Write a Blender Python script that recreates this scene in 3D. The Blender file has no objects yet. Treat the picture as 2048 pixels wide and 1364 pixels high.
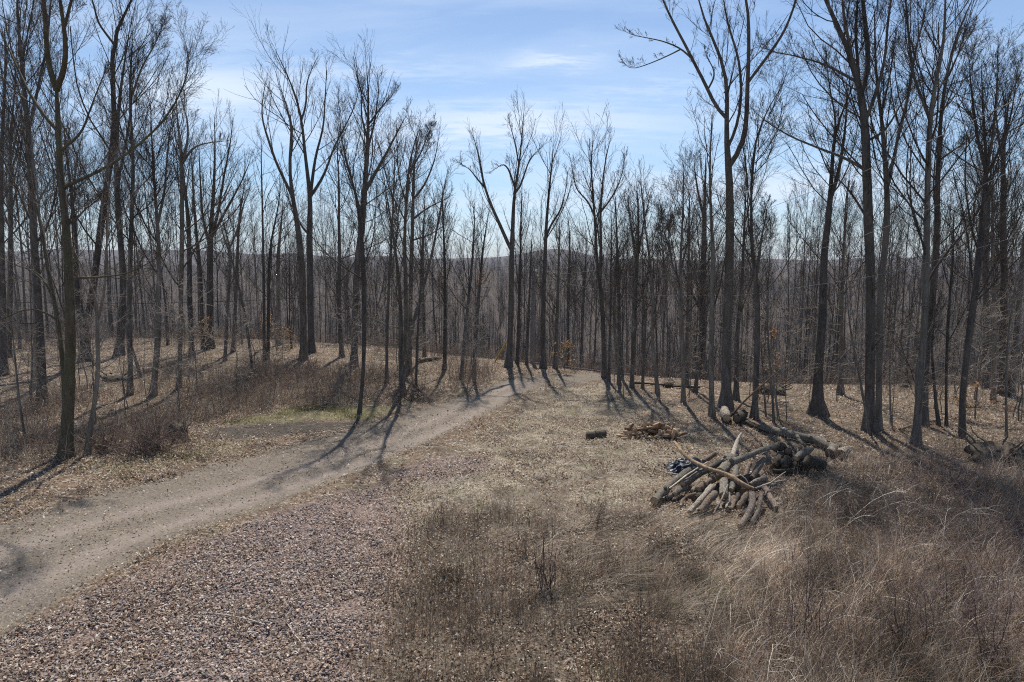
import bpy, math, random
import numpy as np
C = bpy.context.scene.collection
SC = bpy.context.scene

# ------------------------------------------------------------------ camera, sky, sun
CAM_H, PITCH, F = 5.0, math.radians(6.85), 1365.33      # F: focal length in pixels of the 2048 wide photograph
cam_data = bpy.data.cameras.new('camera'); cam_data.lens = 24; cam_data.sensor_width = 36
cam_data.clip_start = 0.1; cam_data.clip_end = 9000
cam = bpy.data.objects.new('camera', cam_data); C.objects.link(cam)
cam.location = (0, 0, CAM_H); cam.rotation_euler = (math.pi/2 - PITCH, 0, 0)
SC.camera = cam
SUN_EL, SUN_AZ = math.radians(54), math.radians(0)      # azimuth from +Y (straight ahead) towards +X
world = bpy.data.worlds.new('World'); SC.world = world; world.use_nodes = True
def build_world():
    nt = world.node_tree; N = nt.nodes; L = nt.links; N.clear()
    out = N.new('ShaderNodeOutputWorld'); bg = N.new('ShaderNodeBackground'); bg.inputs[1].default_value = 0.074
    sky = N.new('ShaderNodeTexSky'); sky.sky_type = 'NISHITA'; sky.sun_disc = False
    sky.sun_elevation = SUN_EL; sky.sun_rotation = SUN_AZ
    sky.altitude = 300; sky.air_density = 1.0; sky.dust_density = 0.15; sky.ozone_density = 3.5
    tc = N.new('ShaderNodeTexCoord')
    sep = N.new('ShaderNodeSeparateXYZ'); L.new(tc.outputs['Generated'], sep.inputs[0])
    def math_(op, a, b=None, c=None):
        n = N.new('ShaderNodeMath'); n.operation = op
        for i, v in enumerate((a, b, c)):
            if v is None: continue
            if isinstance(v, (int, float)): n.inputs[i].default_value = v
            else: L.new(v, n.inputs[i])
        return n.outputs[0]
    zz = math_('MAXIMUM', sep.outputs[2], 0.02)
    den = math_('ADD', zz, 0.12)
    px = math_('DIVIDE', sep.outputs[0], den); py = math_('DIVIDE', sep.outputs[1], den)
    comb = N.new('ShaderNodeCombineXYZ'); L.new(math_('MULTIPLY', px, 0.55), comb.inputs[0]); L.new(math_('MULTIPLY', py, 1.5), comb.inputs[1])
    nz = N.new('ShaderNodeTexNoise'); nz.inputs['Scale'].default_value = 1.25; nz.inputs['Detail'].default_value = 8
    nz.inputs['Roughness'].default_value = 0.58; nz.inputs['Distortion'].default_value = 0.5
    L.new(comb.outputs[0], nz.inputs[0])
    r = N.new('ShaderNodeMapRange'); r.inputs[1].default_value = 0.44; r.inputs[2].default_value = 0.80; r.clamp = True
    L.new(nz.outputs[0], r.inputs[0])
    fine = N.new('ShaderNodeTexNoise'); fine.inputs['Scale'].default_value = 7; fine.inputs['Detail'].default_value = 7
    fine.inputs['Roughness'].default_value = 0.65
    L.new(comb.outputs[0], fine.inputs[0])
    # the larger banks of cirrus seen above the road, over the woods and low at the horizon: (x/y, z/y, half width, half height, strength)
    total = math_('MULTIPLY', r.outputs[0], 0.55)
    yy = math_('MAXIMUM', sep.outputs[1], 0.05)
    u = math_('DIVIDE', sep.outputs[0], yy); v = math_('DIVIDE', sep.outputs[2], yy)
    wob = math_('MULTIPLY', math_('SUBTRACT', fine.outputs[0], 0.5), 0.16)
    v2 = math_('ADD', v, math_('MULTIPLY', wob, 0.6))
    for cu, cv, su, sv, a in ((0.0, 0.195, .19, .024, 1.35), (0.055, 0.275, .055, .010, .85), (-.44, .235, .14, .04, 1.1), (-.18, .262, .16, .012, .5),
                              (.17, .235, .12, .010, .5), (.43, .105, .28, .024, 1.1), (.1, .085, .3, .012, .55), (-.2, .175, .2, .02, .4), (-.3, .05, .5, .03, .35), (.4, .04, .5, .02, .35)):
        a1 = math_('POWER', math_('DIVIDE', math_('SUBTRACT', u, cu), su), 2.0)
        a1 = math_('POWER', math_('ABSOLUTE', math_('DIVIDE', math_('SUBTRACT', math_('ADD', u, wob), cu), su)), 2.0)
        b1 = math_('POWER', math_('ABSOLUTE', math_('DIVIDE', math_('SUBTRACT', v2, cv), sv)), 2.0)
        g = math_('EXPONENT', math_('MULTIPLY', math_('ADD', a1, b1), -1.0))
        g = math_('MULTIPLY', g, math_('MULTIPLY_ADD', fine.outputs[0], 1.1, 0.15))
        total = math_('MULTIPLY_ADD', g, a, total)
    fac = math_('MINIMUM', total, 0.92)
    mix = N.new('ShaderNodeMix'); mix.data_type = 'RGBA'
    hsv = N.new('ShaderNodeHueSaturation'); hsv.inputs['Saturation'].default_value = 0.9
    L.new(sky.outputs[0], hsv.inputs['Color'])
    tint = N.new('ShaderNodeMix'); tint.data_type = 'RGBA'; tint.blend_type = 'MULTIPLY'; tint.inputs[0].default_value = 1
    L.new(hsv.outputs[0], tint.inputs[6]); tint.inputs[7].default_value = (.96, 1.0, 1.0, 1)
    low = N.new('ShaderNodeMapRange'); low.clamp = True; low.inputs[1].default_value = 0.0; low.inputs[2].default_value = .22; L.new(sep.outputs[2], low.inputs[0])
    grad = N.new('ShaderNodeMix'); grad.data_type = 'RGBA'; grad.inputs[6].default_value = (.66, .74, .86, 1); grad.inputs[7].default_value = (.93, .97, 1.0, 1); L.new(low.outputs[0], grad.inputs[0]); L.new(grad.outputs[2], tint.inputs[7])
    L.new(fac, mix.inputs[0]); L.new(tint.outputs[2], mix.inputs[6]); mix.inputs[7].default_value = (6.3, 7.3, 8.7, 1)
    L.new(mix.outputs[2], bg.inputs[0]); L.new(bg.outputs[0], out.inputs[0])
build_world()
sun_data = bpy.data.lights.new('sun', 'SUN'); sun_data.energy = 3.7; sun_data.angle = math.radians(0.8); sun_data.color = (1.0, 0.93, 0.83)
sun = bpy.data.objects.new('sun', sun_data); C.objects.link(sun)
sun.rotation_euler = (math.pi/2 - SUN_EL, 0, math.pi - SUN_AZ)      # comes from straight ahead, shines towards the camera
SC.view_settings.view_transform = 'Standard'; SC.view_settings.look = 'None'; SC.view_settings.gamma = 1
SC.view_settings.exposure = 0.76
SC.cycles.max_bounces = 5; SC.cycles.diffuse_bounces = 2; SC.cycles.glossy_bounces = 2; SC.cycles.transparent_max_bounces = 4
SC.cycles.volume_bounces = 0
SC.cycles.use_denoising = False; SC.cycles.pixel_filter_type = 'BLACKMAN_HARRIS'; SC.cycles.filter_width = 1.1
rng = np.random.default_rng(7)

# ------------------------------------------------------------------ terrain function and pixel rays
def vnoise(x, y, s, seed=0):
    """smooth value noise, vectorised"""
    x = np.asarray(x, float)/s + seed*17.3; y = np.asarray(y, float)/s - seed*9.1
    xi = np.floor(x).astype(np.int64); yi = np.floor(y).astype(np.int64); fx = x-xi; fy = y-yi
    fx = fx*fx*(3-2*fx); fy = fy*fy*(3-2*fy)
    def h(a, b):
        n = (a*374761393 + b*668265263 + seed*1274126177) & 0x7fffffff
        n = ((n ^ (n >> 13))*1274126177) & 0x7fffffff
        return ((n ^ (n >> 16)) & 0xffff)/65535.0
    return (h(xi, yi)*(1-fx)+h(xi+1, yi)*fx)*(1-fy)+(h(xi, yi+1)*(1-fx)+h(xi+1, yi+1)*fx)*fy
PT = np.array([-1e4, -6, 0, 6, 20, 60, 110, 160, 320, 520, 700, 1100, 1600, 2200, 2700, 5000], float)
PZ = np.array([0, 0, -.14, -1.2, -5.6, -20, -31, -32, -23, -12, -8.5, -14, -20, -8, 6, -30], float)
def crest_y(x): return 33 - 6.0*np.tanh((x-1)/7.0) + 5*np.clip((-x-4)/12, 0, 1)
def ground_z(x, y):
    x = np.asarray(x, float); y = np.asarray(y, float)
    crest = crest_y(x)
    t = y - crest
    z = np.interp(t, PT, PZ)
    near = 1/(1+np.exp((t-2)/4.0))
    z = z + near*(vnoise(x, y, 3.0, 1)-.5)*.16 + near*(vnoise(x, y, .9, 2)-.5)*.07 + near*(vnoise(x, y, .33, 4)-.5)*.05
    far = np.clip((y-120)/300, 0, 1)
    z = z + far*((vnoise(x, y, 170, 3)-.5)*15 - np.clip(x/900, -1, 1)*6*np.clip((y-200)/300, 0, 1))
    bump = np.exp(-((x-150)/190)**2)*36 + np.exp(-((x-2000)/500)**2)*16 + np.exp(-((x+1500)/700)**2)*34
    z = z + bump*np.exp(-((y-2600)/260)**2)
    return z
def ray(px, py):
    px = np.asarray(px, float); py = np.asarray(py, float)
    u = (px-1024)/F; v = -(py-682)/F
    cp, sp = math.cos(PITCH), math.sin(PITCH)
    return np.stack([u, cp + v*sp, -sp + v*cp], -1)
def at_depth(px, py, y):
    d = ray(px, py); return np.array([0, 0, CAM_H]) + d*(np.asarray(y, float)/d[..., 1])[..., None]
def on_ground(px, py, h=0.0, far=60.0):
    d = ray(px, py)
    ys = np.concatenate([np.arange(2, far, .05)])
    P = np.array([0, 0, CAM_H]) + d*(ys/d[1])[:, None]
    below = P[:, 2] < ground_z(P[:, 0], P[:, 1]) + h
    k = np.argmax(below) if below.any() else len(ys)-1
    p = P[k].copy(); return p
def project(p):
    p = np.asarray(p, float); x, y, z = p[..., 0], p[..., 1], p[..., 2]-CAM_H
    cp, sp = math.cos(PITCH), math.sin(PITCH)
    depth = y*cp - z*sp; up = y*sp + z*cp
    return 1024+F*x/depth, 682-F*up/depth

# ------------------------------------------------------------------ mesh helpers
class MB:
    """collects quads / triangles with a colour per vertex, then links them as one mesh object"""
    def __init__(self): self.v = []; self.f4 = []; self.f3 = []; self.c = []; self.n = 0
    def add(self, v, f4=None, f3=None, col=None):
        v = np.asarray(v, float).reshape(-1, 3)
        if f4 is not None and len(f4): self.f4.append(np.asarray(f4, np.int64)+self.n)
        if f3 is not None and len(f3): self.f3.append(np.asarray(f3, np.int64)+self.n)
        if col is None: col = np.zeros((len(v), 3))
        self.c.append(np.broadcast_to(np.asarray(col, float), (len(v), 3)))
        self.v.append(v); self.n += len(v)
    def mesh(self, name, mat, smooth=False, colour=False):
        v = np.concatenate(self.v); me = bpy.data.meshes.new(name)
        f4 = np.concatenate(self.f4) if self.f4 else np.zeros((0, 4), np.int64)
        f3 = np.concatenate(self.f3) if self.f3 else np.zeros((0, 3), np.int64)
        me.vertices.add(len(v)); me.vertices.foreach_set('co', v.astype(np.float32).ravel())
        loops = np.concatenate([f4.ravel(), f3.ravel()]).astype(np.int32)
        me.loops.add(len(loops)); me.loops.foreach_set('vertex_index', loops)
        nf = len(f4)+len(f3); me.polygons.add(nf)
        starts = np.concatenate([np.arange(len(f4))*4, len(f4)*4+np.arange(len(f3))*3]).astype(np.int32)
        me.polygons.foreach_set('loop_start', starts)
        if smooth: me.polygons.foreach_set('use_smooth', np.ones(nf, bool))
        if colour:
            a = me.color_attributes.new('col', 'FLOAT_COLOR', 'POINT')
            c = np.ones((len(v), 4), np.float32); c[:, :3] = np.concatenate(self.c); a.data.foreach_set('color', c.ravel())
        me.update(calc_edges=True); me.validate()
        if mat: me.materials.append(mat)
        return me
    def build(self, name, mat, parent=None, smooth=False, colour=False):
        o = bpy.data.objects.new(name, self.mesh(name, mat, smooth, colour)); C.objects.link(o)
        if parent: o.parent = parent
        return o
def tag(o, label=None, cat=None, group=None, kind=None):
    if label: o['label'] = label
    if cat: o['category'] = cat
    if group: o['group'] = group
    if kind: o['kind'] = kind
    return o
def empty(name, loc, rz=0.0):
    o = bpy.data.objects.new(name, None); C.objects.link(o); o.location = loc; o.rotation_euler = (0, 0, rz); o.empty_display_size = .1
    return o
def norm(a): return a/np.maximum(np.linalg.norm(a, axis=-1, keepdims=True), 1e-9)
def tubes(mb, P, R, S=5, col=None, caps=False, rough=0.0, r=rng):
    """P (N,K,3) centre lines, R (N,K) radii -> tubes of S sides"""
    P = np.asarray(P, float); R = np.asarray(R, float)
    if P.ndim == 2: P = P[None]; R = R[None]
    N, K, _ = P.shape
    T = np.empty_like(P); T[:, 1:-1] = P[:, 2:]-P[:, :-2]; T[:, 0] = P[:, 1]-P[:, 0]; T[:, -1] = P[:, -1]-P[:, -2]; T = norm(T)
    m = norm(P[:, -1]-P[:, 0]); ref = np.where(np.abs(m[:, 2:3]) < .8, np.array([[0, 0, 1.]]), np.array([[1., 0, 0]]))
    A = norm(np.cross(T, ref[:, None, :])); B = np.cross(T, A)
    th = np.arange(S)/S*2*math.pi
    off = np.cos(th)[None, None, :, None]*A[:, :, None, :] + np.sin(th)[None, None, :, None]*B[:, :, None, :]
    rad = R[:, :, None, None]
    if rough: rad = rad*(1+rough*(r.random((N, K, S, 1))-.5)*2)
    V = P[:, :, None, :] + off*rad
    i = np.arange(N)[:, None, None]*K*S; k = np.arange(K-1)[None, :, None]*S; s = np.arange(S)[None, None, :]; s2 = (s+1) % S
    F4 = np.stack([i+k+s, i+k+s2, i+k+S+s2, i+k+S+s], -1).reshape(-1, 4)
    c = None
    if col is not None:
        c = np.asarray(col, float)
        if c.ndim == 2 and len(c) == N: c = np.repeat(c, K*S, axis=0)
    mb.add(V.reshape(-1, 3), F4, col=c)
    if caps:
        for n in range(N):
            for kk, flip in ((0, True), (K-1, False)):
                ring = V[n, kk]; cen = ring.mean(0)
                vv = np.vstack([ring, cen]); idx = np.arange(S)
                f = np.stack([idx, (idx+1) % S, np.full(S, S)], 1)
                if flip: f = f[:, ::-1]
                mb.add(vv, None, f)
def resample(pts, K):
    pts = np.asarray(pts, float); d = np.concatenate([[0], np.cumsum(np.linalg.norm(np.diff(pts[:, :3], axis=0), axis=1))])
    t = np.linspace(0, d[-1], K)
    # smooth interpolation (Catmull-Rom on arc length)
    out = np.stack([np.interp(t, d, pts[:, j]) for j in range(pts.shape[1])], 1)
    for _ in range(2): out[1:-1] = out[1:-1]*.5 + (out[:-2]+out[2:])*.25
    return out

# ------------------------------------------------------------------ materials
def material(name): 
    m = bpy.data.materials.new(name); m.use_nodes = True; nt = m.node_tree
    b = nt.nodes['Principled BSDF']; b.inputs['Specular IOR Level'].default_value = .25
    return m, nt, b
def ramp(nt, stops, src=None):
    n = nt.nodes.new('ShaderNodeValToRGB'); e = n.color_ramp.elements
    while len(e) < len(stops): e.new(.5)
    for el, (p, c) in zip(e, stops): el.position = p; el.color = (*c, 1)
    if src is not None: nt.links.new(src, n.inputs[0])
    return n.outputs[0]
def noise(nt, scale, detail=4, rough=.6, vec=None, dist=0.0):
    n = nt.nodes.new('ShaderNodeTexNoise'); n.inputs['Scale'].default_value = scale; n.inputs['Detail'].default_value = detail
    n.inputs['Roughness'].default_value = rough; n.inputs['Distortion'].default_value = dist
    if vec is not None: nt.links.new(vec, n.inputs[0])
    return n.outputs[0]
def mixc(nt, fac, a, b, mode='MIX'):
    n = nt.nodes.new('ShaderNodeMix'); n.data_type = 'RGBA'; n.blend_type = mode
    for i, v in ((0, fac), (6, a), (7, b)):
        if isinstance(v, (int, float)): n.inputs[i].default_value = v
        elif isinstance(v, tuple): n.inputs[i].default_value = (*v, 1)
        else: nt.links.new(v, n.inputs[i])
    return n.outputs[2]
def mth(nt, op, a, b=None, c=None, clamp=False):
    n = nt.nodes.new('ShaderNodeMath'); n.operation = op; n.use_clamp = clamp
    for i, v in enumerate((a, b, c)):
        if v is None: continue
        if isinstance(v, (int, float)): n.inputs[i].default_value = v
        else: nt.links.new(v, n.inputs[i])
    return n.outputs[0]
def maprange(nt, v, a, b, c=0.0, d=1.0):
    n = nt.nodes.new('ShaderNodeMapRange'); n.clamp = True; nt.links.new(v, n.inputs[0])
    for i, q in ((1, a), (2, b), (3, c), (4, d)): n.inputs[i].default_value = q
    return n.outputs[0]
def bump(nt, b, h, strength=.5, dist=.02):
    n = nt.nodes.new('ShaderNodeBump'); n.inputs['Strength'].default_value = strength; n.inputs['Distance'].default_value = dist
    nt.links.new(h, n.inputs['Height']); nt.links.new(n.outputs[0], b.inputs['Normal'])
def bark(name, dark, light, moss=None, scale=9.0, moss_amt=.35):
    m, nt, b = material(name); tc = nt.nodes.new('ShaderNodeTexCoord')
    mp = nt.nodes.new('ShaderNodeMapping'); mp.inputs['Scale'].default_value = (1, 1, .18); nt.links.new(tc.outputs['Object'], mp.inputs[0])
    n1 = noise(nt, scale, 6, .7, mp.outputs[0], .6); n2 = noise(nt, 1.1, 3, .6, tc.outputs['Object'])
    c = ramp(nt, [(.3, dark), (.72, light)], n1)
    oi = nt.nodes.new('ShaderNodeObjectInfo')
    c = mixc(nt, 1.0, c, ramp(nt, [(0, (.62, .60, .60)), (1, (1.25, 1.2, 1.12))], oi.outputs['Random']), 'MULTIPLY')
    if moss: c = mixc(nt, mth(nt, 'MULTIPLY', maprange(nt, n2, .45, .7), moss_amt), c, moss)
    lich = maprange(nt, noise(nt, 5.5, 6, .75, tc.outputs['Object'], .8), .58, .70, 0, .5)
    c = mixc(nt, lich, c, tuple(min(.5, q*1.6+.02) for q in light))
    nt.links.new(c, b.inputs['Base Color']); b.inputs['Roughness'].default_value = .9
    bump(nt, b, n1, .8, .03)
    return m
M_BARK = bark('bark_grey', (.078, .069, .062), (.29, .255, .228), (.10, .105, .06))
M_BARKD = bark('bark_dark', (.046, .041, .039), (.19, .167, .153), (.05, .055, .035))
M_BARKP = bark('bark_pale', (.09, .08, .075), (.26, .23, .205), (.13, .13, .10))
M_BARKM = bark('bark_mossy', (.06, .052, .036), (.185, .155, .11), (.12, .115, .055), 11, .6)
M_TWIG = bark('twig', (.06, .052, .047), (.135, .115, .10))
M_TWIGP = bark('twig_pale', (.17, .15, .135), (.38, .34, .30))
def colour_mat(name, rough=.85, jitter=0.0, trans=0.0):
    m, nt, b = material(name); a = nt.nodes.new('ShaderNodeAttribute'); a.attribute_name = 'col'
    c = a.outputs['Color']
    if jitter:
        tc = nt.nodes.new('ShaderNodeTexCoord'); n = noise(nt, jitter, 5, .7, tc.outputs['Object'])
        c = mixc(nt, 1.0, c, ramp(nt, [(.25, (.6, .6, .6)), (.75, (1.35, 1.35, 1.35))], n), 'MULTIPLY')
    nt.links.new(c, b.inputs['Base Color']); b.inputs['Roughness'].default_value = rough
    if trans:
        t = nt.nodes.new('ShaderNodeBsdfTranslucent'); nt.links.new(c, t.inputs[0])
        mx = nt.nodes.new('ShaderNodeMixShader'); mx.inputs[0].default_value = trans
        nt.links.new(b.outputs[0], mx.inputs[1]); nt.links.new(t.outputs[0], mx.inputs[2])
        nt.links.new(mx.outputs[0], nt.nodes['Material Output'].inputs[0])
    return m
M_LEAF = colour_mat('dead_leaf', .75, 0, .35)
M_GRASS = colour_mat('dead_grass', .8, 0, .25)
M_STEM = colour_mat('dead_stem', .85)
M_STONE = colour_mat('shale', .85, 60.0)

# ------------------------------------------------------------------ zones of the ground, given by points in the photograph and laid out on the ground
def zone(pts): return np.array([on_ground(x, y)[:2] for x, y in pts])
ROAD_L = [(-500, 1190), (0, 1045), (200, 985), (400, 935), (560, 895), (700, 858), (800, 830), (900, 799), (960, 778), (1010, 760), (1050, 751), (1090, 745)]
ROAD_R = [(1095, 766), (1050, 785), (1000, 812), (930, 850), (850, 885), (750, 930), (600, 985), (450, 1040), (300, 1100), (150, 1180), (0, 1268), (-300, 1450), (-700, 1500)]
ROAD = zone(ROAD_L + ROAD_R)
bend = [(1.5, 29.6), (3.2, 30.7), (5.5, 31.2), (8.5, 31.4), (8.5, 30.1), (5.5, 29.8), (3.8, 28.7), (2.0, 26.9)]
BEND = np.array(bend)
STONES = zone([(-250, 1500), (-60, 1310), (120, 1225), (300, 1128), (420, 1075), (560, 1025), (690, 985), (780, 975), (800, 1010), (815, 1060), (800, 1130), (770, 1200), (740, 1290), (700, 1420), (400, 1500)])
STONES2 = zone([(760, 950), (860, 915), (960, 905), (1000, 925), (985, 948), (880, 965), (790, 972)])
BURN = zone([(400, 862), (470, 850), (560, 846), (660, 848), (720, 842), (690, 860), (590, 872), (480, 880), (420, 880)])
TAN = zone([(700, 1010), (850, 950), (980, 860), (1090, 775), (1200, 765), (1300, 800), (1400, 840), (1500, 900), (1340, 920), (1300, 1000), (1150, 1060), (950, 1060), (830, 1090)])
GREEN = [zone(z) for z in ([(440, 850), (560, 820), (700, 810), (790, 815), (740, 838), (600, 842), (470, 850)], [(150, 930), (300, 905), (420, 880), (520, 885), (380, 930), (220, 960)])]
def seg_dist(poly, X, Y):
    d = np.full(X.shape, 1e9); inside = np.zeros(X.shape, bool); n = len(poly)
    for i in range(n):
        ax, ay = poly[i]; bx, by = poly[(i+1) % n]; ex, ey = bx-ax, by-ay; L2 = ex*ex+ey*ey+1e-9
        t = np.clip(((X-ax)*ex+(Y-ay)*ey)/L2, 0, 1); d = np.minimum(d, np.hypot(X-ax-t*ex, Y-ay-t*ey))
        if ay != by:
            c = ((ay > Y) != (by > Y)) & (X < ex*(Y-ay)/(by-ay)+ax); inside ^= c
    return np.where(inside, d, -d)
def soft(poly, X, Y, w): return np.clip(.5+seg_dist(poly, X, Y)/(2*w), 0, 1)
def line_dist(pts, X, Y):
    d = np.full(X.shape, 1e9)
    for (ax, ay), (bx, by) in zip(pts[:-1], pts[1:]):
        ex, ey = bx-ax, by-ay; t = np.clip(((X-ax)*ex+(Y-ay)*ey)/(ex*ex+ey*ey+1e-9), 0, 1)
        d = np.minimum(d, np.hypot(X-ax-t*ex, Y-ay-t*ey))
    return d
RUT1 = zone([(-100, 1130), (60, 1080), (200, 1035), (400, 985), (600, 930), (760, 878), (880, 830), (980, 785), (1040, 760)])
RUT2 = zone([(-100, 1235), (60, 1165), (250, 1075), (450, 1010), (620, 955), (760, 908), (870, 862), (960, 815), (1030, 778), (1075, 760)])

WEED = [(800, 1110), (860, 1040), (1000, 1010), (1290, 1020), (1310, 1045), (1480, 1075), (1580, 1010), (1660, 940), (1800, 900), (2100, 880), (2400, 1300), (2300, 1700), (600, 1700), (740, 1380), (790, 1250)]
def build_ground():
    ys = [0.5]; 
    while ys[-1] < 48: ys.append(ys[-1]+max(.09, .0045*ys[-1]))
    while ys[-1] < 4800: ys.append(ys[-1]*1.045)
    ys = np.array([-60, -25, -10, -4, -1.5]+ys)
    xp = list(np.arange(0, 26, .13)); 
    while xp[-1] < 4000: xp.append(xp[-1]+max(.13, (xp[-1]-24)*.075))
    xs = np.array([-v for v in xp[:0:-1]]+xp)
    X, Y = np.meshgrid(xs, ys); Z = ground_z(X, Y)
    nx, ny = len(xs), len(ys)
    road = np.maximum(soft(ROAD, X, Y, .25), soft(BEND, X, Y, .3))
    rut = np.minimum(line_dist(RUT1, X, Y), line_dist(RUT2, X, Y)); rutw = np.exp(-(rut/.32)**2)*road
    Z = Z - road*.05 - rutw*.03
    stones = np.maximum(soft(STONES, X, Y, .7), .75*soft(STONES2, X, Y, .4))
    burn = soft(BURN, X, Y, .6); tan = soft(TAN, X, Y, .9)
    green = np.maximum(soft(GREEN[0], X, Y, .4), .6*soft(GREEN[1], X, Y, .5))
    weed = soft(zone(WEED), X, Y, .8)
    i = np.arange(nx-1)[None, :]; j = np.arange(ny-1)[:, None]*nx
    F4 = np.stack([i+j, i+j+1, i+j+nx+1, i+j+nx], -1).reshape(-1, 4)
    mb = MB(); mb.add(np.stack([X, Y, Z], -1).reshape(-1, 3), F4)
    m, nt, b = material('woodland_ground')
    o = mb.build('ground', m, smooth=True); tag(o, kind='structure')
    me = o.data
    for nm, chans in (('zone_a', (road, rutw, stones)), ('zone_b', (burn, tan, green)), ('zone_c', (weed, weed, weed))):
        a = me.color_attributes.new(nm, 'FLOAT_COLOR', 'POINT'); c = np.ones((nx*ny, 4), np.float32)
        for k, q in enumerate(chans): c[:, k] = q.ravel()
        a.data.foreach_set('color', c.ravel())
    tc = nt.nodes.new('ShaderNodeTexCoord'); P = tc.outputs['Object']
    def attr(n):
        a = nt.nodes.new('ShaderNodeAttribute'); a.attribute_name = n; s = nt.nodes.new('ShaderNodeSeparateColor'); nt.links.new(a.outputs['Color'], s.inputs[0]); return s.outputs
    za, zb, zc = attr('zone_a'), attr('zone_b'), attr('zone_c')
    def voro(scale):
        v = nt.nodes.new('ShaderNodeTexVoronoi'); v.inputs['Scale'].default_value = scale; nt.links.new(P, v.inputs[0])
        s = nt.nodes.new('ShaderNodeSeparateColor'); nt.links.new(v.outputs['Color'], s.inputs[0]); return s.outputs[0], v.outputs['Distance']
    v1, d1 = voro(19); v2, d2 = voro(46); v3, d3 = voro(7)
    big = noise(nt, .55, 5, .6, P); mid = noise(nt, 2.6, 6, .7, P); fine = noise(nt, 14, 6, .75, P)
    litter = ramp(nt, [(0, (.045, .037, .030)), (.3, (.125, .094, .070)), (.62, (.21, .165, .128)), (.88, (.34, .285, .23)), (1, (.60, .55, .48))], v1)
    litter = mixc(nt, maprange(nt, mid, .4, .62), litter, ramp(nt, [(0, (.05, .035, .024)), (.5, (.15, .10, .064)), (1, (.30, .22, .15))], v2))
    grass = ramp(nt, [(.22, (.075, .066, .048)), (.45, (.205, .178, .128)), (.62, (.345, .305, .235)), (.8, (.58, .53, .44))], mixc(nt, .55, fine, v2))
    grass = mixc(nt, maprange(nt, noise(nt, 1.6, 6, .7, P), .48, .66, 0, .75), grass, litter)
    grass = mixc(nt, maprange(nt, noise(nt, .9, 5, .65, P), .56, .68, 0, .5), grass, (.24, .215, .19))
    def jit(z, amt=.5, n=mid): return maprange(nt, mth(nt, 'ADD', z, mth(nt, 'MULTIPLY', mth(nt, 'SUBTRACT', n, .5), amt*2)), .35, .65)
    c = mixc(nt, mth(nt, 'MULTIPLY', jit(zb[1], .5, big), .75), litter, grass)
    c = mixc(nt, maprange(nt, noise(nt, 2.2, 7, .75, P, .8), .5, .6, 0, .65), c, ramp(nt, [(.3, (.045, .036, .028)), (.7, (.14, .108, .08))], fine))
    c = mixc(nt, maprange(nt, noise(nt, 1.7, 6, .7, P, .5), .57, .66, 0, .5), c, ramp(nt, [(.3, (.30, .25, .185)), (.7, (.58, .51, .41))], fine))
    c = mixc(nt, maprange(nt, big, .48, .60, 0, .6), c, ramp(nt, [(.3, (.05, .04, .032)), (.7, (.15, .115, .09))], fine))
    c = mixc(nt, maprange(nt, noise(nt, 1.2, 6, .7, P, .4), .53, .66, 0, .6), c, ramp(nt, [(.3, (.075, .075, .038)), (.7, (.19, .185, .105))], fine))
    c = mixc(nt, mth(nt, 'MULTIPLY', jit(zc[0], .35), .72), c, ramp(nt, [(.3, (.035, .028, .022)), (.6, (.11, .086, .066)), (.8, (.25, .205, .16))], mixc(nt, .5, fine, v2)))  # dark duff under the weeds; the stems' shade is painted into its colour
    c = mixc(nt, mth(nt, 'MULTIPLY', jit(zb[2], .55), .7), c, ramp(nt, [(.3, (.10, .095, .045)), (.7, (.24, .225, .12))], fine))
    c = mixc(nt, mth(nt, 'MULTIPLY', jit(zb[0], .5), .85), c, ramp(nt, [(.3, (.025, .023, .021)), (.75, (.10, .09, .08))], fine))
    shale = ramp(nt, [(0, (.07, .05, .045)), (.45, (.17, .125, .112)), (.8, (.25, .19, .17)), (1, (.40, .33, .29))], v2)
    c = mixc(nt, mth(nt, 'MULTIPLY', jit(za[2], .6), .9), c, shale)
    gravel = ramp(nt, [(0, (.085, .072, .062)), (.5, (.165, .14, .12)), (.85, (.24, .205, .178)), (1, (.37, .325, .285))], v2)
    gravel = mixc(nt, maprange(nt, mid, .42, .66, 0, .7), gravel, (.20, .17, .13))
    gravel = mixc(nt, maprange(nt, fine, .55, .7, 0, .5), gravel, (.15, .125, .095))
    gravel = mixc(nt, mth(nt, 'MULTIPLY', za[1], .6), gravel, ramp(nt, [(.3, (.22, .185, .16)), (.7, (.32, .272, .235))], fine))
    crown = mth(nt, 'MULTIPLY', mth(nt, 'SUBTRACT', 1.0, za[1]), maprange(nt, noise(nt, 3.5, 6, .7, P), .35, .6, .25, .85))
    gravel = mixc(nt, mth(nt, 'MULTIPLY', crown, .55), gravel, ramp(nt, [(.3, (.085, .072, .052)), (.7, (.20, .17, .13))], fine))
    c = mixc(nt, jit(za[0], .28), c, gravel)
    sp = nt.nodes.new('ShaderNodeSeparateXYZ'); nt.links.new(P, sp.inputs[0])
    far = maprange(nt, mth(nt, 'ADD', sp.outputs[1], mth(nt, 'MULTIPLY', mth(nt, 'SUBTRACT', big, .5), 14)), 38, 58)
    c = mixc(nt, mth(nt, 'MULTIPLY', far, .85), c, ramp(nt, [(.3, (.035, .029, .027)), (.7, (.085, .068, .058))], mid))  # distant litter darkened: shade of the far woods painted into the ground colour
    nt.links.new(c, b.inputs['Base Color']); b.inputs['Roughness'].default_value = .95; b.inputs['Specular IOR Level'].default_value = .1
    hgt = mth(nt, 'ADD', mth(nt, 'MULTIPLY', v1, .6), fine); bump(nt, b, hgt, .7, .03)
build_ground()
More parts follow.
